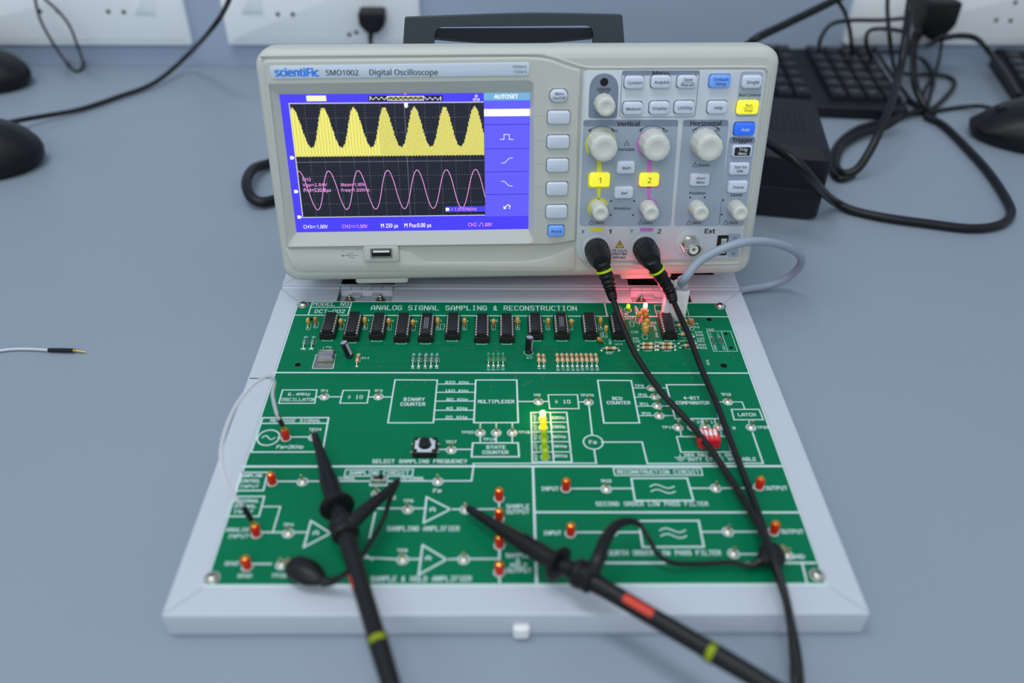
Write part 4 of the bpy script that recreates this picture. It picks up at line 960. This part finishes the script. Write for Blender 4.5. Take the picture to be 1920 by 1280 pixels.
b = MB(); p = fc(1354, 460, 3); b.prism(rrect(p.x, p.y, 7.4, 14.4, .4, 2), 2.6, 3.1, 'hole'); b.box(p.x + .6, p.y + 3.2, 3.0, 4.2, 4.6, 1.2, 'steel', .5); b.box(p.x + .6, p.y - 3.4, 3.0, 4.2, 4.6, 1.2, 'steel', .5); b.build('probe_test_terminal', scope)
# carrying handle on the top rear
b = MB(); zh = -62
a0 = fc(752, 84, zh); a1 = fc(1175, 81, zh); t0 = fc(759, 34, zh); t1 = fc(1167, 29, zh)
base = 148.0
def up(x, y): return fc(x, y, zh)
outer = [(a0.x - .5, base), (a1.x + .5, base), (t1.x, t1.y)] + [tuple(up(x, y)) for x, y in ((1080, 27), (1000, 26), (920, 28), (840, 31))] + [(t0.x, t0.y)]
io = rnd([(up(1118, 80).x, base - 1), up(1112, 48), up(815, 51), (up(811, 80).x, base - 1)], [0, 6, 6, 0], 6)
outl = outer[:2] + outer[2:]
Pfull = [outl[0], tuple(io[-1]), *[tuple(p) for p in reversed(io[1:-1])], tuple(io[0]), outl[1]] + outl[2:]
b.holes(Pfull, [], zh, 'handle'); b.X = Tr(0, 0, 0)
PF = ccw(Pfull); b.loft([[(p[0], p[1], zh - 9) for p in PF], [(p[0], p[1], zh) for p in PF]], 'handle', False, False)
b.holes(Pfull, [], zh - 9, 'handle')
g0, g1 = up(790, 44), up(1140, 44)
b.build('carrying_handle', scope, smooth=30)
b = MB(); q0, q1 = up(813, 53), up(1114, 51)
b.loft([[(x, v, w) for v, w in ((q0.y - 1, zh - 9), (q0.y - 1, zh - 1), (q0.y - 6 - 4 * math.sin(3.14 * k / 12), zh - 3), (q0.y - 9 - 3 * math.sin(3.14 * k / 12), zh - 12), (q0.y - 6, zh - 18))] for k, x in [(k, q0.x + (q1.x - q0.x) * k / 12) for k in range(13)]], 'handle_dark')
b.build('handle_grip', scope)
# feet
def wd_local(P):  # world metres -> scope mm
    q = SM.inverted() @ Vector(P); return q * 1000
for su in (-110, 110):
    for w, nm in ((-62, 'front'), (-122, 'rear')):
        p = SM @ Vector((su / 1000, .0225, w / 1000)); top = wd_local(p); bot = wd_local((p.x, p.y, .0026))
        b = MB(); b.tube([tuple(top), tuple(top * .5 + bot * .5), tuple(bot)], [9, 8, 7], 'scope_rear', 16, smooth=0); b.build('foot', scope)

# ================================================================== helper for cables
def W(*pts):
    """pixel x, pixel y, height above the desk in mm -> world mm"""
    return [tuple(zp(x, y, z / 1000) * 1000) for x, y, z in pts]
def WW(*pts):
    """pixel x, pixel y, distance from the wall in mm -> world mm"""
    return [tuple(wp(x, y, o) * 1000) for x, y, o in pts]
def fw(u, v, w): return tuple((FO + FX * u / 1000 + FV * v / 1000 + FN * w / 1000) * 1000)
def axisX(p0, p1):
    p0, p1 = Vector(p0), Vector(p1); return Matrix.Translation(p0) @ (p1 - p0).to_track_quat('Z', 'Y').to_matrix().to_4x4()

# ---- power lead of the trainer
ld = thing('power_lead', 'thick grey cable looping from the white plug on the green board', 'cable')
b = MB(); q = BM @ Vector((*(bd(1262, 606) / 1000), .016)); 
c0 = bd(1262, 603, 16); top_ = bd(1272, 549, 42)
Xc = Matrix.Translation(Vector(B_ORG) * 1000) @ Rz(BYAW)
b.X = Xc @ Tr(c0.x, c0.y + 4.0, 16.2)
b.prism(rrect(0, 0, 15.5, 8.4, .7, 3), 0, 25, 'connector_white', .5, chb=.3)
for k in range(4): b.box(-5.7 + k * 3.8, -4.3, 2, 2.4, .5, 14, 'connector_white', .1)
for k in range(4): b.lathe([(.9, 0), (.8, .6)], 'hole', 8, X=Tr(-5.7 + k * 3.8, 0, 24.7))
b.build('plug_housing', ld)
b = MB(); b.X = Xc @ Tr(c0.x, c0.y + 4.0, 41)
hp = b.X @ Vector((0, 0, 0))
for k, (x, y, z, r) in enumerate(((-3, 0, 1.5, 3.4), (1.5, 1, 2.2, 3.6), (4, -.5, 1.2, 2.8), (-1, -1.5, 4.2, 3.0), (2.2, 1, 5.8, 3.0), (-4.6, .5, 4, 2.0))):
    b.lathe([(r * math.sin(t), -r * math.cos(t)) for t in (.25, .7, 1.2, 1.6, 2.1, 2.6, 2.95)], 'hot_glue', 12, X=Tr(x * 1.1, y, z) @ Matrix.Scale(1.2, 4))
b.tube([(-4, -1, 0), (-3.5, -2, 3), (-1, -1, 6)], 1.0, 'dip_red', 8)
b.build('glue_blob', ld)
b = MB(); s0 = tuple(hp + Vector((1, 0, 3)))
pts = [s0] + W((1284, 522, 54), (1310, 491, 64), (1350, 468, 72), (1400, 453, 76), (1450, 455, 68), (1490, 470, 52), (1503, 490, 35), (1486, 514, 18), (1450, 532, 7), (1400, 541, 3.8), (1385, 541, 3.6))
e = Vector(pts[-1]); pts += [tuple(e + Vector((-2, 22, 0))), tuple(e + Vector((14, 90, 0))), tuple(e + Vector((18, 200, 0)))]
pts = [(p[0], p[1], max(p[2], 3.5)) for p in pts]
b.tube(pts, 2.9, 'grey_cable', 14, smooth=6); b.build('cable_sheath', ld)

# ---- probes
def probe(label, bn, cable, tip, flange, collar, band_, end, lead, clip, red=None, ring_rot=0.0):
    t = thing('oscilloscope_probe', label, 'probe', group='probes plugged into the oscilloscope')
    X0 = axisX(fw(bn.x, bn.y, 4), fw(bn.x, bn.y, 40))
    b = MB(); b.lathe([(7.4, 0), (8.2, .4), (8.2, 2.2), (7.6, 2.6), (7.9, 3.0), (8.1, 10), (7.8, 12), (7.6, 16), (6.8, 20), (5.6, 25)], 'black_plastic', 30, X=X0, c0=True)
    for k in range(16): a = k * 6.28318 / 16; b.box(0, 0, 0, .7, .5, 9, 'black_plastic', .15, X=X0 @ Rz(a) @ Tr(7.9, 0, 3))
    b.build('bnc_plug', t)
    # strain relief, ribbed
    ends = [fw(bn.x, bn.y, 26)] + cable[:2]
    P = catmull(ends, 10); rr = [5.6 - 2.7 * (i / (len(P) - 1)) for i in range(len(P))]
    P2 = []; R2 = []
    for i, (p, r) in enumerate(zip(P, rr)): P2.append(tuple(p)); R2.append(r * (1.0 if i % 2 else .86))
    b = MB(); b.tube(P2[:1] + P2, [5.9] + R2, 'black_rubber', 18, smooth=0); b.build('strain_relief', t)
    b = MB(); b.lathe([(5.3, -.8), (5.75, -.5), (5.75, .5), (5.3, .8)], 'yellow_band', 24, X=axisX(P2[3], P2[5])); b.build('colour_ring', t, props={'label': 'yellow marking ring'})
    b = MB(); b.tube([P2[-4]] + cable[1:], 1.95, 'black_cable', 12, smooth=7); b.build('probe_cable', t)
    # body
    tip, flange, collar, band_, end = [Vector(v) for v in (tip, flange, collar, band_, end)]
    L_ = (flange - tip).length; X = axisX(tip, flange)
    b = MB(); b.lathe([(1.5, 0), (1.9, .8), (2.2, L_ * .08), (2.6, L_ * .25), (3.9, L_ * .55), (4.7, L_ * .8), (4.8, L_ - 2)], 'black_plastic', 24, X=X)
    for k in range(6): b.box(0, 0, 0, .8, .7, L_ * .3, 'black_plastic', .2, X=X @ Rz(k * 1.047) @ Tr(4.4, 0, L_ * .62))
    b.lathe([(5, L_ - 2.4), (8.2, L_ - 1.6), (8.9, L_ - .6), (8.9, L_ + .4), (7.6, L_ + 1.2), (4.2, L_ + 1.6)], 'black_plastic', 32, X=X)
    b.build('hook_sleeve', t)
    b = MB(); b.lathe([(.55, -2.5), (.55, 1)], 'steel', 8, X=X); b.tube([tuple(X @ Vector((0, 0, -2.4))), tuple(X @ Vector((.9, 0, -3.2))), tuple(X @ Vector((1.4, 0, -2.2)))], .4, 'steel', 6, smooth=3); b.build('hook_tip', t)
    X = axisX(flange, collar); L_ = (collar - flange).length
    b = MB(); b.lathe([(4.2, 0), (4.3, L_ * .7), (6.2, L_ - 2), (7.0, L_ - 1), (7.0, L_ + 2.0), (6.3, L_ + 2.6), (6.3, L_ + 4), (6.9, L_ + 4.6), (6.9, L_ + 6.6), (5.6, L_ + 8)], 'black_plastic', 28, X=X); b.build('ground_collar', t)
    X = axisX(collar, band_); L_ = (band_ - collar).length
    b = MB(); b.lathe([(4.6, 3), (4.6, 9), (4.2, 14), (4.1, L_ * .6), (4.1, L_ - 5), (4.3, L_ - 2), (4.4, L_ + 4), (4.2, L_ + 16), (3.8, L_ + 34), (3.0, L_ + 50), (2.5, L_ + 62)], 'black_plastic', 28, X=X); b.build('probe_body', t)
    b = MB(); b.lathe([(4.3, L_ - 1.6), (4.5, L_ - 1.4), (4.5, L_ + 1.4), (4.3, L_ + 1.6)], 'yellow_band', 28, X=X)
    for k in range(3): b.box(0, 0, L_ - 2, .7, .9, 4, 'black_plastic', X=X @ Rz(k * 2.094 + ring_rot) @ Tr(4.45, 0, 0)); b.build('colour_ring', t, props={'label': 'yellow marking ring'})
    if red:
        dr, lo, hi, wdh = red; c = MB(); up_ = X.to_3x3().inverted() @ Vector((0, 0, 1)); Y = X @ Rz(math.atan2(up_.y, up_.x) + dr)
        c.loft([[(4.25 * math.cos(a), 4.25 * math.sin(a), z) for z in (L_ * lo, L_ * hi)] for a in [-wdh + 2 * wdh * k / 8 for k in range(9)]], 'orange_band', False, False, X=Y, closed=False); c.build('switch_slider', t, smooth=60, props={'label': 'red attenuation slider'})
    # ground lead
    b = MB(); b.tube(lead[0], lead[1], 'black_rubber', 10, smooth=6); b.build('ground_lead', t)
    c0_, c1_ = Vector(clip[0]), Vector(clip[1]); X = axisX(c0_, c1_); Lc = (c1_ - c0_).length
    b = MB(); b.lathe([(2.2, 0), (4.0, 2), (6.2, Lc * .35), (6.8, Lc * .6), (6.4, Lc * .85), (4.6, Lc)], 'black_rubber', 20, X=X @ Matrix.Diagonal((1, .75, 1, 1))); o = b.build('alligator_clip', t)
    b = MB(); b.box(0, 1.2, Lc - 1, 3.4, 1.0, 4.5, 'brass', .3, X=X); b.box(0, -1.2, Lc - 1, 3.4, 1.0, 4.5, 'steel', .3, X=X); b.build('clip_jaw', o)
    return t
cabA = W((1144, 540, 46), (1150, 562, 42), (1168, 612, 36), (1192, 665, 31), (1240, 735, 27), (1312, 815, 24), (1378, 910, 23), (1425, 990, 27), (1447, 1040, 31), (1468, 1100, 28), (1481, 1160, 22), (1488, 1230, 12), (1491, 1300, 6), (1500, 1500, 4))
cabB = W((1254, 543, 42), (1263, 566, 38), (1290, 625, 34), (1315, 690, 30), (1345, 760, 27), (1375, 840, 24), (1410, 930, 22), (1438, 1010, 22), (1454, 1065, 24), (1473, 1122, 22), (1483, 1165, 19), (1496, 1232, 7), (1502, 1300, 3), (1520, 1500, 3))
probe('black probe hooked upright on the board, its tip at the MESSAGE SIGNAL box', bn1, cabA,
      W((590, 814, 24))[0], W((632, 950, 31))[0], W((643, 985, 33))[0], W((709, 1203, 36))[0], None or W((745, 1290, 30))[0],
      (W((648, 992, 36), (668, 972, 37), (700, 943, 37), (728, 920, 36), (745, 902, 34), (744, 908, 32), (733, 930, 30), (722, 965, 28), (705, 1000, 27), (680, 1040, 34), (655, 1068, 34), (628, 1088, 26), (605, 1090, 24)), [3.4, 3.6, 3.2, 2.4, 1.6, 1.3, 1.3, 1.25, 1.25, 1.25, 1.25, 1.8, 2.6]),
      (W((606, 1088, 23.5))[0], W((546, 1058, 22))[0]), red=(1.45, .46, .57, .5), ring_rot=.6)
probe('black probe slanting to the lower right, its tip at the SAMPLING AMPLIFIER output', bn2, cabB,
      W((876, 952, 24))[0], W((1048, 1058, 32))[0], W((1086, 1075, 34))[0], W((1335, 1222, 36))[0], W((1430, 1290, 36))[0],
      (W((1108, 1075, 38), (1122, 1048, 42), (1135, 1012, 42), (1155, 985, 40), (1180, 977, 36), (1200, 984, 33), (1218, 1012, 30), (1235, 1040, 26), (1262, 1055, 22), (1310, 1057, 20), (1370, 1054, 20), (1405, 1060, 20), (1425, 1052, 21)), [3.8, 3.6, 3.2, 2.6, 1.9, 1.4, 1.3, 1.25, 1.25, 1.25, 1.25, 1.5, 2.4]),
      (W((1424, 1050, 21.5))[0], W((1462, 1033, 22))[0]), red=(.25, .36, .58, .5), ring_rot=1.3)

# ---- jumper wires
def jumper(label, pts, sleeves, pinned=True, extra=None):
    t = thing('jumper_wire', label, 'wire', group='thin jumper wires')
    b = MB(); b.tube(pts, .95, 'wire_white', 10, smooth=7); b.build('wire', t)
    for s0, s1, g in sleeves:
        b = MB(); b.tube([s0, tuple((Vector(s0) + Vector(s1)) / 2), s1], [1.35, 1.5, 1.45], 'black_rubber', 14, smooth=4); b.build('sleeve', t)
        X = axisX(s1, g); Lg = (Vector(g) - Vector(s1)).length
        b = MB(); b.lathe([(1.3, -1), (1.3, .6), (.75, 1.2), (.6, Lg * .7), (.3, Lg)], 'gold', 12, X=X); b.build('pin', t)
    return t
pt1 = BM @ Vector((*(bd(537, 820) / 1000), .0235)); pt2 = BM @ Vector((*(bd(483, 999) / 1000), .0235))
w_a = W((519, 776, 38))[0]; w_b = W((455, 948, 38))[0]
jumper('pale jumper wire arching over the left rim between two red sockets of the board',
       [tuple(Vector(w_a) + Vector((1, -1, -3)))] + W((519, 776, 38), (511, 740, 48), (514, 715, 55), (500, 706, 60), (470, 725, 62), (440, 765, 60), (420, 815, 57), (414, 860, 54), (424, 905, 48), (444, 935, 42), (455, 948, 38)),
       [(w_a, tuple(pt1 * 1000 + Vector((-1, 1, 2.2))), tuple(pt1 * 1000 + Vector((0, 0, -3)))), (w_b, tuple(pt2 * 1000 + Vector((-1.5, 1.5, 2.2))), tuple(pt2 * 1000 + Vector((0, 0, -3))))])
jumper('pale jumper wire with black sleeve and gold pin lying loose on the desk at left',
       W((-160, 700, 1.6), (-80, 672, 1.6), (0, 657, 1.6), (45, 654, 1.6), (92, 656, 1.8)), [(W((91, 656, 1.8))[0], W((138, 657, 1.9))[0], W((161, 660, 1.2))[0])])

# ================================================================== wall sockets
WM = frame((0, WY, 0), WX, (0, 0, 1), WN)
def socket_panel(label, x0, x1, hs, sw, topz=95):
    z0 = wl((x0 + x1) / 2, 80).y
    pa, pb = wl(x0, 80, 8).x, wl(x1, 80, 8).x
    org = np.array([0, WY, 0]) + WX * (pa + pb) / 2000 + np.array([0, 0, z0 / 1000])
    t = thing('socket_panel', label, 'wall socket', frame(org, WX, (0, 0, 1), WN), 'white socket panels on the wall')
    cx = (pa + pb) / 2; w = pb - pa
    b = MB(); b.prism(rrect(0, topz / 2, w, topz, 3), .2, 9, 'socket_white', 1.6)
    b.prism(rrect(0, topz / 2, w - 10, topz - 12, 2), 8.8, 9.8, 'socket_white', .6)
    for x, y in hs:
        q = wl(x, y, 10); b.flat(circ(q.x - cx, q.y - z0, 2.5, 12), 9.86, 'hole')
    b.build('faceplate', t)
    for x, y, wpx in sw:
        q = wl(x, y, 10); c = MB(); c.prism(rrect(q.x - cx, max(q.y - z0 + 14, 30), wpx, 36, 1.5), 9.7, 10.3, 'socket_white', .4); c.X = Tr(0, 0, .4); c.prism(rrect(q.x - cx, max(q.y - z0 + 14, 30), wpx - 5, 30, 1), 9.7, 10.9, 'socket_white', .5); c.build('rocker_switch', t)
    return t
socket_panel('white wall socket panel at the far left, two empty holes above a loose thin cord', -140, 360, [(203, 22), (232, 23), (75, 21), (108, 21), (0, -20)], [(272, 22, 26)])
socket_panel('white wall socket panel with a black plug, directly behind the handle side of the oscilloscope', 428, 790, [(521, 27), (549, 27), (655, 65), (668, 61)], [(472, 20, 26)])
socket_panel('white wall socket panel at the right holding a black adapter plug', 1583, 2080, [(1868, 38), (1895, 39), (1904, 5)], [(2000, 22, 26)])
# plug in the middle panel
def wplug(label, x, y, w, h, d, cord, r=2.4):
    t = thing('power_plug', label, 'plug', group='black plugs in the wall sockets')
    q = wl(x, y, 12); b = MB(); b.X = Matrix.Scale(1000, 4) @ WM @ Matrix.Scale(.001, 4)
    b.prism(rnd([(q.x - w / 2, q.y + h / 2), (q.x - w / 2, q.y - h * .1), (q.x - w * .2, q.y - h / 2), (q.x + w * .2, q.y - h / 2), (q.x + w / 2, q.y - h * .1), (q.x + w / 2, q.y + h / 2)], 4, 4), 10.0, 10 + d, 'black_plastic', 3); b.build('plug_body', t)
    b = MB(); b.tube(cord, [r * 1.7, r * 1.3] + [r] * (len(cord) - 2), 'black_cable', 10); b.build('cord', t)
wplug('black plug with its cord dropping behind the oscilloscope', 700, 34, 30, 24, 22, WW((697, 45, 25), (695, 66, 24), (695, 84, 26), (700, 110, 40)) + W((720, 160, 4), (760, 260, 4)))
# cap of plug base just above the oscilloscope's top edge
wplug('large black adapter plug in the right socket panel among tangled cables', 1738, 22, 38, 42, 40, WW((1722, 60, 40), (1713, 82, 45), (1712, 110, 60)) + W((1716, 160, 22), (1735, 200, 8), (1750, 215, 6)), 4)

# ================================================================== background cables
def cable(label, pts, r, name='power_cable', cat='cable', group='black cables behind the oscilloscope', m='black_cable'):
    pts = [(p[0], p[1], max(p[2], r + .2)) for p in pts]
    b = MB(); b.tube(pts, r, m, 12, smooth=8); o = b.build(name); tag(o, label, cat, group); return o
cable('black mouse cord curving up over the desk at the left', W((-30, 240, 20), (10, 231, 16), (45, 224, 10), (80, 218, 7), (150, 205, 4), (220, 182, 4), (290, 155, 6)) + W((350, 105, 22)) + WW((400, 50, 120), (425, 10, 110), (440, -30, 105)), 2.5)
cable('thin black cord hanging in a loop before the left socket panel', WW((62, -20, 30), (75, 35, 35), (100, 82, 60)) + W((125, 118, 4), (141, 133, 2), (152, 130, 2), (156, 118, 4)) + WW((145, 85, 60), (130, 48, 40), (108, 20, 30), (80, -5, 28)), 1.5)
cable('thick black cable slanting from the oscilloscope top towards the wall', W((1380, 110, 40)) + WW((1412, 76, 120), (1480, 42, 100), (1560, 3, 80), (1620, -30, 70)), 4.2)
cable('short black cable bending down beside the slanting cable', WW((1570, 0, 60), (1585, 25, 60), (1594, 60, 70)) + W((1598, 100, 26)), 2.2)
cable('thick glossy black cable falling from above and curling behind the dark box', WW((1712, -30, 110), (1704, 20, 120), (1698, 70, 150)) + W((1688, 130, 60), (1672, 190, 50), (1652, 240, 40), (1630, 285, 24), (1606, 318, 10), (1580, 325, 5), (1567, 308, 5), (1578, 275, 5), (1612, 252, 6), (1655, 240, 10), (1690, 218, 16)), 4.0)
cable('long black power cable looping across the desk in front of the mouse', W((1405, 240, 70), (1425, 254, 74), (1455, 276, 76), (1492, 302, 74), (1520, 332, 60), (1545, 362, 30), (1568, 380, 8), (1600, 395, 4), (1660, 408, 4), (1740, 419, 4), (1820, 428, 4), (1875, 421, 4), (1896, 400, 4), (1885, 370, 4), (1855, 325, 4), (1815, 280, 4), (1770, 236, 4), (1735, 217, 5)), 3.8, group='black cables behind the oscilloscope')
loops = [
    ('grey black cable arching high over the keyboard', WW((1535, 95, 140), (1540, 70, 120), (1560, 45, 90), (1600, 38, 70), (1650, 38, 60), (1700, 34, 40)), 2.2),
    ('thin cable bent square in front of the socket panel edge', W((1650, 128, 20), (1634, 108, 26)) + WW((1624, 80, 90), (1630, 58, 80), (1660, 54, 70), (1700, 60, 60)), 2.2),
    ('thin black cable hanging straight before the right socket panel', WW((1665, -20, 80), (1664, 20, 90), (1668, 70, 120)) + W((1674, 115, 24), (1680, 140, 22)), 2.2),
    ('black cable bow resting on top of the right keyboard', W((1740, 85, 25)) + WW((1765, 73, 110), (1800, 67, 110), (1830, 72, 110)) + W((1850, 92, 32), (1880, 130, 30), (1910, 180, 27)), 3.0),
    ('loose black cable loop lying beside the keyboard end', W((1700, 190, 4), (1740, 205, 4), (1770, 185, 4), (1790, 158, 4), (1780, 145, 4), (1755, 140, 5), (1720, 140, 8), (1690, 138, 14)), 2.4),
    ('thin black cord dropping from the adapter plug to the desk', WW((1768, 40, 30), (1766, 75, 50)) + W((1760, 115, 10), (1752, 140, 6), (1735, 165, 4), (1728, 195, 4), (1720, 210, 4)), 1.8),
    ('bundled black cable crossing the open coil', W((1640, 90, 28), (1665, 130, 24), (1690, 165, 10), (1710, 190, 8), (1735, 200, 6), (1745, 175, 4), (1750, 150, 4), (1738, 120, 6), (1718, 105, 12), (1690, 96, 20)), 2.2),
    ('black mouse cord running to the right hand mouse', W((1730, 212, 4), (1760, 207, 3), (1800, 201, 3), (1835, 199, 8), (1862, 204, 20), (1885, 212, 26)), 2.2),
    ('black cable crossing below the keyboard front edge', W((1600, 330, 4), (1575, 335, 4), (1560, 318, 4), (1560, 290, 4), (1578, 262, 4), (1610, 240, 4), (1660, 226, 5), (1700, 214, 6), (1730, 208, 5)), 3.0),
    ('crossed black cable in the middle of the tangle', W((1630, 95, 24), (1670, 98, 24), (1710, 95, 20), (1745, 92, 10), (1770, 105, 5)), 2.0)]
for lb, pts, r in loops: cable(lb, pts, r)
cable('black cable loop sticking out behind the left side of the oscilloscope', W((540, 300, 3.5), (500, 308, 6), (474, 318, 10), (462, 342, 12), (470, 368, 9), (492, 379, 6), (530, 372, 4)), 4.6, group='black cables behind the oscilloscope')

# ================================================================== dark power supply box
g = thing('power_supply_box', 'dark grey plastic box with top vents to the right of the oscilloscope', 'power supply', Matrix.Translation(Vector(zp(1532, 416, 0))) @ Rz(math.radians(-9)))
b = MB(); bw, bdp, bh = 112, 116, 63
b.loft([[(x, y, 0) for x, y in rrect(-bw / 2, bdp / 2, bw - 6, bdp - 6, 6, 4)], [(x, y, 3) for x, y in rrect(-bw / 2, bdp / 2, bw, bdp, 7, 4)], [(x, y, bh * .45) for x, y in rrect(-bw / 2, bdp / 2, bw, bdp, 7, 4)], [(x, y, bh * .46) for x, y in rrect(-bw / 2, bdp / 2, bw - 1.2, bdp - 1.2, 7, 4)], [(x, y, bh * .48) for x, y in rrect(-bw / 2, bdp / 2, bw, bdp, 7, 4)], [(x, y, bh - 7) for x, y in rrect(-bw / 2, bdp / 2, bw, bdp, 7, 4)], [(x, y, bh) for x, y in rrect(-bw / 2, bdp / 2 + 3, bw - 10, bdp - 12, 6, 4)]], 'dark_device')
b.build('box_shell', g)
b = MB()
for i in range(8):
    for j in range(3): b.box(-20 - i * 5.4, 45 + j * 16, bh - .1, 2.2, 12, .25, 'hole')
b.build('vent_grille', g)
b = MB()
for x in (-12, -bw + 12):
    for y in (12, bdp - 12): b.lathe([(5, 0), (5, 1.2)], 'black_rubber', 12, X=Tr(x, y, -.6))
b.build('rubber_foot', g)

# ================================================================== keyboards and mice
def keyboard(label, fr, br, length, right=True):
    """fr / br: front and back corner on the near side, world m"""
    fr, br = Vector(fr), Vector(br); dv = (br - fr); dpt = dv.length * 1000; dv.normalize(); xv = Vector((dv.y, -dv.x, 0))
    if right: xv = -xv          # keys run away to the left of this corner
    A = frame(fr, xv if not right else -xv, dv, (0, 0, 1))
    t = thing('keyboard', label, 'keyboard', A, 'black keyboards along the wall')
    s = -1 if right else 1
    b = MB(); P = rrect(s * length / 2, dpt / 2, length, dpt, 6, 4)
    vs = [[(p.x, p.y, 1) for p in inset(P, 2)], [(p.x, p.y, 4) for p in P], [(p.x, p.y, 12 + 8 * (p.y / dpt)) for p in P], [(p.x, p.y, 14 + 8 * (p.y / dpt)) for p in inset(P, 2)]]
    b.loft(vs, 'dark_device'); 
    for x in (14, length - 14):
        for y in (10, dpt - 10): b.lathe([(5, 0), (5, 1.5)], 'black_rubber', 10, X=Tr(s * x, y, -.2))
    b.build('keyboard_case', t)
    b = MB(); pitch = 19.0; rows = 6; y0 = 16; avail = dpt - 34; ry = avail / rows
    n = int((length - 16) / pitch)
    for r_ in range(rows):
        for k in range(n):
            if k in (4, 8) and length > 300: continue
            x = s * (14 + k * pitch); y = y0 + (r_ + .5) * ry; z = 13.6 + 8 * (y / dpt)
            b.box(x, y, z, 16.5, ry - 2.6, 6, 'dark_key', 1.4); b.line([(x - 2, y + 1), (x + 2, y + 1)], 2.2, z + 6.05, 'key_print')
    b.build('keys', t, smooth=40); return t
kfr = zp(1700, 229, 0); kbr = zp(1603, 98, 0)
dirv = Vector(kbr) - Vector(kfr); dirv.z = 0; dirv.normalize()
keyboard('black keyboard with white printed keys behind the dark box', kfr, Vector(kfr) + dirv * .175, 440, True)
k2f = zp(1925, 232, 0); k2b = zp(1838, 105, 0); d2 = (Vector(k2b) - Vector(k2f)).normalized()
keyboard('black keyboard cut off by the right edge behind the mouse', Vector(k2f) + d2 * .01, Vector(k2f) + d2 * .178, 420, False)
def mouse(label, cx, cy, rot, sx=1.0, sl=1.0, hh=1.0):
    t = thing('computer_mouse', label, 'mouse', Matrix.Translation((cx, cy, 0)) @ Rz(rot), 'black computer mice')
    b = MB(); L_ = []
    prof = [(0, .88, 1), (.12, .97, 1), (.3, 1.0, 1), (.5, .97, 1), (.7, .86, 1), (.86, .66, 1), (.95, .42, 1), (1.0, .12, 1)]
    for h, k, _ in prof:
        ring = []
        for a in range(32):
            t_ = a * 6.28318 / 32; x = 33 * sx * k * math.cos(t_) * (1 - .10 * math.sin(t_)); y = 58 * sl * k * math.sin(t_)
            z = 1 + h * (38 * hh) * (1 - .30 * ((y / 58 + .25)) ** 2 if h > .3 else 1)
            ring.append((x, y, z))
        L_.append(ring)
    b.loft(L_, 'black_plastic'); b.build('mouse_body', t, smooth=60)
    b = MB(); b.lathe([(5, -2.5), (6, -1.5), (6, 1.5), (5, 2.5)], 'dark_key', 18, X=Tr(0, 34 * sl, 25.5 * hh) @ Ry(1.5708)); b.build('scroll_wheel', t)
    return t
mouse('black mouse on the desk at the right edge', .525, .795, 1.35, 1.3, 1.05, 1.12)
mouse('black mouse nearer the viewer at the left edge of the desk', -.497, .700, 1.75, 1.15, 1.0, 1.12)
mouse('black mouse farther back at the left edge, near the socket panel', -.605, .90, 1.5, 1.1, 1.1, 1.05)
